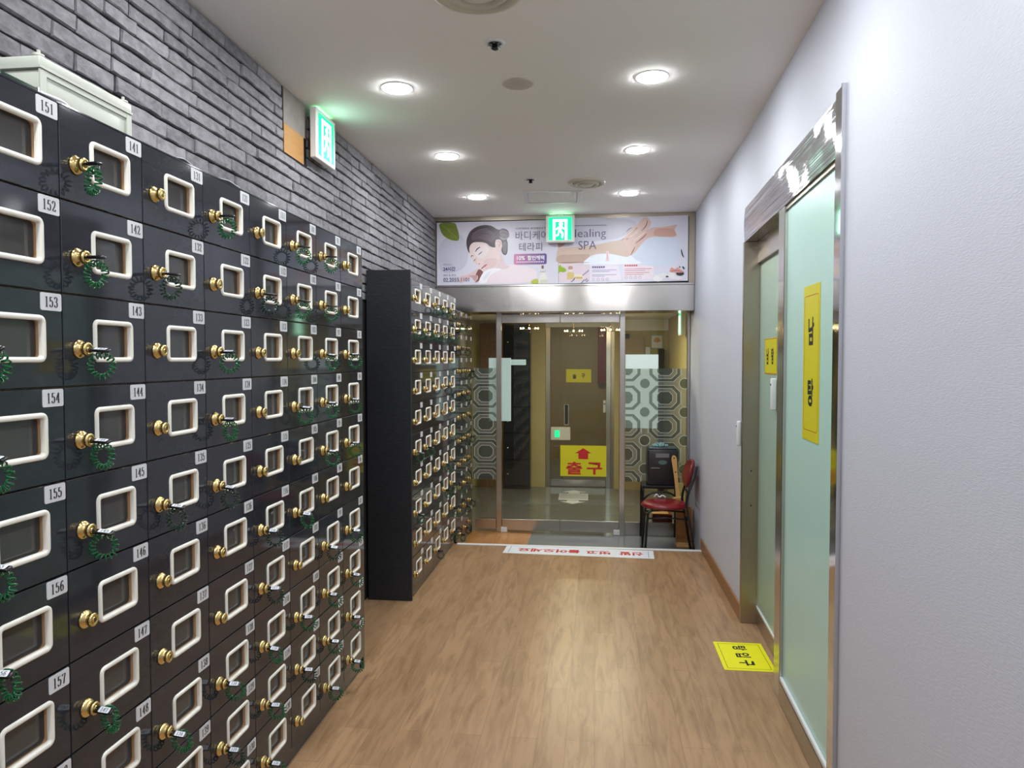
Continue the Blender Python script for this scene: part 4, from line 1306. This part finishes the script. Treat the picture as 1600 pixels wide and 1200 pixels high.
# hands and arm
P.shape((224, 194, 184), [(800,312),(850,250),(900,190),(980,130),(1040,60),(1090,55),(1120,75),(1140,110),(1125,160),(1060,240),(1000,330),(940,440),(905,488),(870,420),(830,350)], True, 4)
P.shape((220, 186, 176), [(1090,200),(1160,170),(1280,165),(1380,150),(1440,145),(1415,200),(1435,275),(1320,285),(1200,275),(1110,290),(1060,330),(1000,400),(940,470),(910,485),(940,400),(1000,310),(1060,240)], True, 4)
P.shape((206, 164, 150), [(1200,190),(1380,185),(1410,215),(1425,268),(1320,278),(1180,262)], True)
for pts in ([(800,312),(870,250),(930,205),(985,165)], [(850,305),(920,260),(975,215)], [(960,350),(1040,290),(1090,240)], [(1030,205),(1080,150),(1100,85)]):
    P.stroke((146, 96, 92), pts, 12)
for pts in ([(850,215),(890,180),(920,165)], [(905,485),(930,440),(955,395)]):
    P.stroke((120, 74, 76), pts, 9)
for pts in ([(820,290),(890,232),(960,175)], [(870,290),(950,240),(1000,190)], [(940,320),(1020,260),(1080,215)]):
    P.stroke((238, 214, 206), pts, 14)
# white drape edge, lotus tower
P.shape((236, 242, 252), [(350,566),(400,518),(470,480),(560,466),(680,474),(780,495),(860,508),(905,492),(960,540),(1000,590),(430,590)], True)
P.shape((238, 212, 216), [(610,555),(622,480),(615,430),(632,440),(648,430),(645,480),(658,555)], False)
P.stroke((196, 130, 134), [(632,445),(630,490),(634,540)], 5)
P.stroke((96, 70, 90), [(52,566),(230,563),(420,567)], 5)
# leaf, bottle, jar, lavender
P.shape((150, 184, 44), [(52,610),(75,590),(85,610),(130,630),(145,660),(110,678),(70,670),(52,690)], True)
P.shape((220, 196, 130), [(155,760),(155,690),(175,675),(220,675),(236,690),(236,760)], False)
P.shape((198, 150, 130), [(172,610),(215,608),(218,640),(172,645)], True)
P.shape((232, 228, 224), [(180,645),(212,645),(212,676),(180,676)], False)
P.shape((236, 226, 200), [(250,705),(330,705),(345,730),(345,762),(250,765)], True)
P.shape((206, 176, 110), [(262,735),(335,735),(338,758),(262,758)], False)
for (x, y) in ((350,710),(375,690),(400,670),(235,770),(215,785),(245,750),(350,780),(380,770),(335,795),(395,785)):
    P.stroke((92, 84, 150), [(x-14,y+12),(x,y),(x+12,y-16)], 9)
# the two text panels
for k in range(2):
    x0 = (450, 835)[k]; c = ((150, 150, 196), (206, 130, 150))[k]
    for y, wd in ((655, 290), (673, 210), (710, 290), (728, 150)) if k == 0 else ((645, 315), (665, 240), (690, 290), (712, 220)):
        P.shape(c, [(x0, y), (x0+wd, y), (x0+wd, y+5), (x0, y+5)], False)
    for j in range(4):
        P.circle((196, 186, 204), x0 + 18 + 54*j, (765, 748)[k], 18)
        P.circle((232, 226, 238), x0 + 18 + 54*j, (765, 748)[k], 12)
# stones and flower
for x, y, rx, ry, c in ((1225,765,55,38,(240,238,240)), (1290,735,50,34,(232,230,234)), (1480,712,46,26,(52,48,58)), (1385,735,44,42,(236,232,236)), (1330,745,18,10,(70,66,78)), (1450,765,60,22,(238,236,240))):
    P.circle(c, x, y, rx, ry)
P.shape((222, 160, 150), [(1360,690),(1380,640),(1420,660),(1450,640),(1490,670),(1525,695),(1440,700)], True)
P.stroke((170, 90, 84), [(1375,685),(1430,675),(1510,690)], 8)
P.stroke((60, 60, 66), [(1490,430),(1500,480),(1520,525)], 16)
P.stroke((44, 44, 50), [(1505,630),(1518,645),(1525,665)], 18)
P.circle((50, 48, 56), 1474, 634, 8)
P.done('printed_picture', br_)
P = Print(RZ); P.z = 0.0046
P.text((88, 66, 108), 'Healing', 176, 172, 614, 298, -0.012)
P.text((96, 74, 112), 'SPA', 290, 312, 500, 412, -0.012)
for k in range(20): P.shape((130, 122, 150), [(222+20*k, 126), (238+20*k, 126), (238+20*k, 136), (222+20*k, 136)], False)
for x0, c in ((452, (96, 100, 160)), (836, (200, 70, 96))):
    for k in range(6): P.shape(c, [(x0+26*k, (612 if x0 < 500 else 600)), (x0+18+26*k, (612 if x0 < 500 else 600)), (x0+18+26*k, (632 if x0 < 500 else 618)), (x0+26*k, (632 if x0 < 500 else 618))], False)
P.done('lettering', br_)

# ================================================================== signs and floor stickers
# on the sliding door (local frame of the door: out of the glass is -x)
RD = Matrix.Translation((XR(2.65) - 0.008, 2.65, 0)) @ Matrix.Rotation(PHI, 4, 'Z')
def door_T(x, y, z): return RD @ frame((x, y, z), (0, -1, 0), (0, 0, 1))
def two_syll(o, z, a, b_, wd, ht, ya, yb, xa=0.0, xb=0.0, bold=0.035):
    lettering(o, [(a, wd, ht, xa, ya, bold), (b_, wd, ht, xb, yb, bold)], M['ink'], z)
flat_sign('door_sign', door_T(0.0195, 0.372, 1.585), 0.245, 0.625, 'yellow',
          lambda o, z: (two_syll(o, z, '남', '탕', 0.085, 0.112, 0.128, -0.118, 0.0, 0.0), outline(o, 0.215, 0.545, 0.0022, 0.018, M['red_ink'], z)),
          'tall yellow sign with two black syllables stacked on the front mint glass', 'sign', 0.0015)
flat_sign('door_sign', door_T(0.0915, 1.51, 1.618), 0.32, 0.20, 'yellow',
          lambda o, z: (two_syll(o, z, '남', '탕', 0.06, 0.092, 0.0, 0.0, -0.075, 0.055), outline(o, 0.315, 0.195, 0.003, 0.004, M['red_ink'], z)),
          'small yellow sign with two black syllables on the sliding glass leaf', 'sign', 0.0015)
# arrow exit sign on the right glass leaf
flat_sign('exit_arrow_sign', frame((-0.118, YG - 0.004, 0.614), (1, 0, 0), (0, 0, 1)), 0.445, 0.300, 'yellow',
          lambda o, z: (lettering(o, [('출', 0.155, 0.125, -0.088, -0.072, 0.03), ('구', 0.150, 0.120, 0.108, -0.072, 0.03)], M['red_ink'], z),
                        (lambda q: (q.poly([(0, 0.125), (0.08, 0.075), (0.047, 0.075), (0.047, 0.018), (-0.047, 0.018), (-0.047, 0.075), (-0.08, 0.075)], 0, Matrix.Translation((0, 0, z))), q.build('arrow', M['red_ink'], o)))(MB())),
          'yellow sign with red arrow and red lettering on the glass door', 'sign', 0.0015)
# floor stickers
flat_sign('floor_sticker', frame((0.796, 3.972, 0.0003), (0.0, -1, 0), (1, 0.0, 0)), 0.375, 0.262, 'yellow_floor',
          lambda o, z: (lettering(o, [('탕', 0.062, 0.075, -0.108, 0.0, 0.03), ('입', 0.062, 0.075, -0.012, 0.0, 0.03), ('구', 0.068, 0.078, 0.090, 0.0, 0.03)], M['ink'], z), outline(o, 0.33, 0.222, 0.0022, 0.003, M['ink'], z)),
          'bright yellow floor sticker with black lettering at the sliding door', 'floor sticker', 0.0012)
flat_sign('floor_mat_sign', frame((-0.140, 5.998, 0.0003), (-1, 0.035, 0), (-0.035, -1, 0)), 1.235, 0.245, 'white_vinyl',
          lambda o, z: (lettering(o, [('신발', 0.20, 0.105, -0.435, 0.0, 0.035), ('벗고', 0.20, 0.105, -0.165, 0.0, 0.035), ('들어오세요', 0.52, 0.105, 0.245, 0.0, 0.035)], M['red_ink'], z),
                        [MB().box((s*0.575-0.0015, -0.1, z), (s*0.575+0.0015, 0.1, z+0.0002)).build('border_line', M['ink'], o) for s in (-1, 1)]),
          'long white floor sign with upside-down red lettering beside the step', 'floor sign', 0.0012)

# ================================================================== things on the floor by the entrance
# red chair, facing left, its back to the right wall
ch = empty('chair', (0.60, 6.42, LOW)); tag(ch, 'red vinyl chair with black tube legs against the right wall', 'chair')
q = MB(); SX, SY = 1.0, 0.93
prof = [(0.003,0.405),(0.10,0.404),(0.165,0.406),(0.190,0.414),(0.200,0.428),(0.196,0.442),(0.180,0.453),(0.14,0.460),(0.07,0.462),(0.003,0.462)]
q.lathe(prof, 36, 0, mat=Matrix.Diagonal((SX, SY, 1, 1)))
q.lathe([(0.1985,0.4285),(0.2035,0.4285),(0.2035,0.4245),(0.1985,0.4245)], 36, 0, mat=Matrix.Diagonal((SX, SY, 1, 1)), cap=False)
q.build('seat', M['red_vinyl'], ch)
q = MB()
def pad(u, v): return None
bm = bmesh.new(); bmesh.ops.create_uvsphere(bm, u_segments=28, v_segments=16, radius=1.0)
for vtx in bm.verts:
    x, y, z = vtx.co
    pw = lambda t, e: math.copysign(abs(t)**e, t)
    yy = pw(y, 0.75)*0.185; zz = pw(z, 0.75)*0.12; xx = x*0.028
    vtx.co = (0.205 + xx + zz*0.24 + (0.185**2 - yy**2)*0.9 - 0.02, yy, 0.71 + zz)
q.bm(bm, 0, None, True)
q.build('backrest', M['red_vinyl'], ch)
for s in (-1, 1):
    q = MB(); q.tube(smooth_loop([(-0.11, s*0.13, 0.402), (-0.145, s*0.145, 0.385), (-0.158, s*0.155, 0.30), (-0.168, s*0.165, 0.15), (-0.178, s*0.172, 0.006)], 4, False), 0.0105, 10)
    lg = q.build('leg', M['black_metal'], ch)
    q = MB(); q.lathe([(0.0125, 0.0), (0.0130, 0.022), (0.0112, 0.024)], 12, 0, at=(-0.178, s*0.172, 0)); q.build('foot_cap', M['black_plastic'], lg)
    q = MB(); q.tube(smooth_loop([(0.262, s*0.10, 0.78), (0.238, s*0.12, 0.68), (0.195, s*0.145, 0.58), (0.172, s*0.155, 0.48), (0.180, s*0.16, 0.40), (0.205, s*0.165, 0.27), (0.226, s*0.17, 0.13), (0.250, s*0.175, 0.006)], 4, False), 0.0105, 10)
    lg = q.build('leg', M['black_metal'], ch)
    q = MB(); q.lathe([(0.0125, 0.0), (0.0130, 0.022), (0.0112, 0.024)], 12, 0, at=(0.250, s*0.175, 0)); q.build('foot_cap', M['black_plastic'], lg)
    q = MB(); q.tube([(-0.155, s*0.152, 0.335), (0.0, s*0.15, 0.345), (0.185, s*0.16, 0.335)], 0.007, 8); q.build('side_brace', M['black_metal'], ch)
q = MB()
for x, z in ((-0.152, 0.34), (0.186, 0.33)): q.tube([(x, -0.155, z), (x, 0.155, z)], 0.007, 8)
q.tube([(0.185, -0.15, 0.55), (0.195, 0, 0.55), (0.185, 0.15, 0.55)], 0.008, 8)
q.build('cross_brace', M['black_metal'], ch)

# black machine on its stand, in front of the side panel
mc = empty('shoe_dryer', (0.62, 6.90, LOW)); tag(mc, 'black box-shaped appliance on a low stand behind the red chair', 'appliance')
q = MB(); q.box((-0.14, -0.13, 0.535), (0.137, 0.12, 0.868), 0, 0.012, seg=2); q.build('body', M['black_plastic'], mc)
q = MB(); q.box((-0.128, -0.118, 0.8685), (0.125, 0.108, 0.885), 0, 0.006, seg=2); q.build('lid', paint((70, 84, 92), 0.2), mc)
q = MB(); q.poly(rrect(-0.068, 0.815, 0.054, 0.853, 0.004, 3), 0, frame((0, -0.1312, -0.02), (1, 0, 0), (0, 0, 1)), 0.0012); q.build('label_plate', paint((120, 118, 120)), mc)
q = MB(); q.poly([(x*1.0 - 0.004, y*0.5 + 0.755) for x, y in circ(0, 0, 0.04)], 0, frame((0, -0.1312, -0.005), (1, 0, 0), (0, 0, 1)), 0.0012); q.build('badge', paint((86, 112, 108)), mc)
q = MB(); q.box((-0.11, -0.1318, 0.694), (-0.03, -0.1305, 0.701)); q.build('indicator_strip', paint((140, 138, 140)), mc)
q = MB(); q.box((-0.19, -0.14, 0.505), (0.145, 0.125, 0.535), 0, 0.006); 
q.build('stand_top', M['black_metal'], mc)
for x in (-0.18, 0.135):
    for y in (-0.13, 0.115):
        q = MB(); q.tube(smooth_loop([(x, y, 0.505), (x*1.02, y, 0.42), (x*1.02, y, 0.2), (x*1.03, y, 0.0)], 3, False), 0.010, 8); q.build('leg', M['black_metal'], mc)
q = MB(); q.tube(smooth_loop([(-0.18, -0.13, 0.40), (-0.1, -0.13, 0.465), (0.05, -0.13, 0.47), (0.135, -0.13, 0.42)], 4, False), 0.009, 8); q.build('arch_brace', M['black_metal'], mc)
q = MB(); rg = random.Random(5)
for k in range(46):
    a = rg.uniform(0, 2*PI); r = 0.055*math.sqrt(rg.random()); s_ = rg.uniform(0.007, 0.013)
    bm = bmesh.new(); bmesh.ops.create_icosphere(bm, subdivisions=1, radius=s_)
    q.bm(bm, 0, Matrix.Translation((r*math.cos(a)*1.3, r*math.sin(a), 0.886 + 0.008 + 0.026*(1 - r/0.055)*rg.uniform(0.3, 1) )))
o = q.build('glass_beads', paint((150, 190, 190), 0.05), None, (0.60, 6.89, LOW)); tag(o, 'small heap of shiny glass beads on top of the black appliance', 'ornament', kind='stuff')
# wooden box with the long wooden shoehorn
q = MB()
q.box((-0.068, -0.055, 0.02), (0.066, -0.043, 0.352)); q.box((-0.068, 0.043, 0.02), (0.066, 0.055, 0.352)); q.box((-0.068, -0.0429, 0.02), (-0.056, 0.0429, 0.352)); q.box((0.054, -0.0429, 0.02), (0.066, 0.0429, 0.352)); q.box((-0.055, -0.0425, 0.02), (0.053, 0.0425, 0.03))
wb = q.build('wooden_holder', M['oak'], None, (0.802, 6.69, LOW)); tag(wb, 'narrow brown wooden box standing behind the red chair legs', 'wooden box')
q = MB(); q.box((-0.072, -0.06, 0.0), (0.072, 0.06, 0.018), 0, 0.003); q.box((-0.07, -0.058, 0.019), (0.07, -0.056, 0.045), 0); q.build('base', M['pine'], wb)
q = MB()
T = Matrix.Translation((0.79, 6.69, LOW + 0.04)) @ Matrix.Rotation(math.radians(-6), 4, 'Y')
prof2 = smooth_loop([(-0.02,0.0),(-0.024,0.10),(-0.020,0.35),(-0.0155,0.55),(-0.020,0.68),(-0.0235,0.755),(-0.014,0.785),(0.0,0.792),(0.014,0.785),(0.0235,0.755),(0.020,0.68),(0.0155,0.55),(0.020,0.35),(0.024,0.10),(0.02,0.0)], 3)
q.poly(prof2, 0, T @ frame((0, 0.006, 0), (1, 0, 0), (0, 0, 1)), 0.012)
sh = q.build('shoehorn', M['pine']); tag(sh, 'long pale wooden shoehorn leaning in the brown wooden box', 'shoehorn')
q = MB()
for zz in (0.768, 0.64): q.lathe([(0.0065, -0.0071), (0.0065, -0.0062)], 10, 0, 'Y', (0, 0, zz), T)
q.build('peg_hole', M['dark'], sh)
q = MB(); q.box((-0.045, -0.012, 0.395), (0.048, 0.012, 0.412), 0, 0.003, T); q.build('cross_piece', M['pine'], sh)
# red box behind the glass, scrap of white on the seat
q = MB(); q.box((-0.095, -0.06, 0), (0.095, 0.06, 0.19), 0, 0.006); q = q.build('red_box', M['red_vinyl'], None, (0.65, YG + 0.14, LOW)); tag(q, 'dark red box on the floor behind the glass rail under the chair', 'box')
q2 = MB(); q2.box((-0.098, -0.063, 0.190), (0.06, 0.063, 0.20), 0, 0.003); q2.build('lid', M['pine'], q)
q = MB(); q.tube(smooth_loop([(-0.05,0.01,0.004),(-0.03,0.0,0.03),(-0.015,0.015,0.012),(0.0,0.0,0.006),(0.02,0.01,0.02),(0.05,0.0,0.005)], 4, False), [0.006]*21, 6)
o = q.build('tissue_scrap', M['white_vinyl'], None, (0.575, 6.55, LOW + 0.464)); tag(o, 'twisted scrap of white tissue lying on the red seat', 'paper scrap')

# ================================================================== on top of the lockers
ZT = ZT1 + 0.0045
bx = empty('storage_box', (-1.25, 1.525, ZT)); tag(bx, 'cream lidded metal box on top of the lockers', 'box')
LB, DB, HB = 0.325, 0.25, 0.112
q = MB(); q.box((-DB, 0.003, 0), (-0.003, LB - 0.003, 0.082), 0, 0.006, seg=2)
q.box((-0.0035, 0.0, 0.0), (0.001, 0.02, 0.082), 0); q.box((-0.0035, LB - 0.02, 0), (0.001, LB, 0.082), 0); q.box((-0.0035, 0.02, 0.070), (0.0005, LB - 0.02, 0.082), 0)
q.build('body', M['box_cream'], bx)
q = MB(); q.box((-DB - 0.002, -0.001, 0.0835), (0.002, LB + 0.001, HB), 0, 0.005, seg=2); q.box((-DB - 0.003, -0.002, 0.084), (0.003, LB + 0.002, 0.090), 0); q.build('lid', M['box_cream'], bx)
for y in (0.014, LB - 0.014):
    q = MB(); q.lathe([(0.011, HB), (0.0125, HB + 0.003), (0.0125, HB + 0.006), (0.008, HB + 0.008)], 14, 0, at=(-0.014, y, 0)); q.box((-0.0165, y - 0.002, HB + 0.008), (-0.0115, y + 0.004, HB + 0.017)); q.build('corner_knob', M['box_cream'], bx)
q = MB(); q.box((-0.05, 0, 0), (0.0, 0.10, 0.012), 0, 0.002); q.box((-0.05, 0.10, 0), (0.0, 0.105, 0.014), 1)
o = q.build('tool_case', [M['coil_dark'], M['chrome']], None, (-1.202, 1.36, ZT)); tag(o, 'dark green case lying on the lockers in front of the cream box', 'case')
q = MB(); q.tube(smooth_loop([(0, 0, 0.005), (-0.008, 0.03, 0.010), (0.004, 0.06, 0.006), (-0.004, 0.095, 0.004)], 4, False), 0.0045, 6)
o = q.build('paper_roll', M['plate'], None, (-1.205, 1.468, ZT)); tag(o, 'crumpled pale strip lying beside the dark green case', 'paper')
for y, L_, lb in ((1.965, 0.085, 'thin white strip on the lockers above door 131'), (2.20, 0.14, 'thin white strip on the lockers above door 121')):
    q = MB(); n = 6  # thin white strips along the front of the locker top
    vs = [(x, L_*k/n, 0.0015 + 0.006*math.sin(PI*k/n)**2 + e) for e in (0, 0.0015) for k in range(n+1) for x in (-0.06, 0)]
    fs = [(2*k, 2*k+1, 2*k+3, 2*k+2) for k in range(n)] + [(2*(n+1)+2*k, 2*(n+1)+2*k+2, 2*(n+1)+2*k+3, 2*(n+1)+2*k+1) for k in range(n)] + [(2*k+1, 2*(n+1)+2*k+1, 2*(n+1)+2*k+3, 2*k+3) for k in range(n)] + [(2*k, 2*k+2, 2*(n+1)+2*k+2, 2*(n+1)+2*k) for k in range(n)]
    q.add(vs, fs); o = q.build('white_strip', M['white_vinyl'], None, (-1.193, y, ZT)); tag(o, lb, 'paper')

# remove the unused helper meshes
for me in list(bpy.data.meshes):
    if me.users == 0: bpy.data.meshes.remove(me)
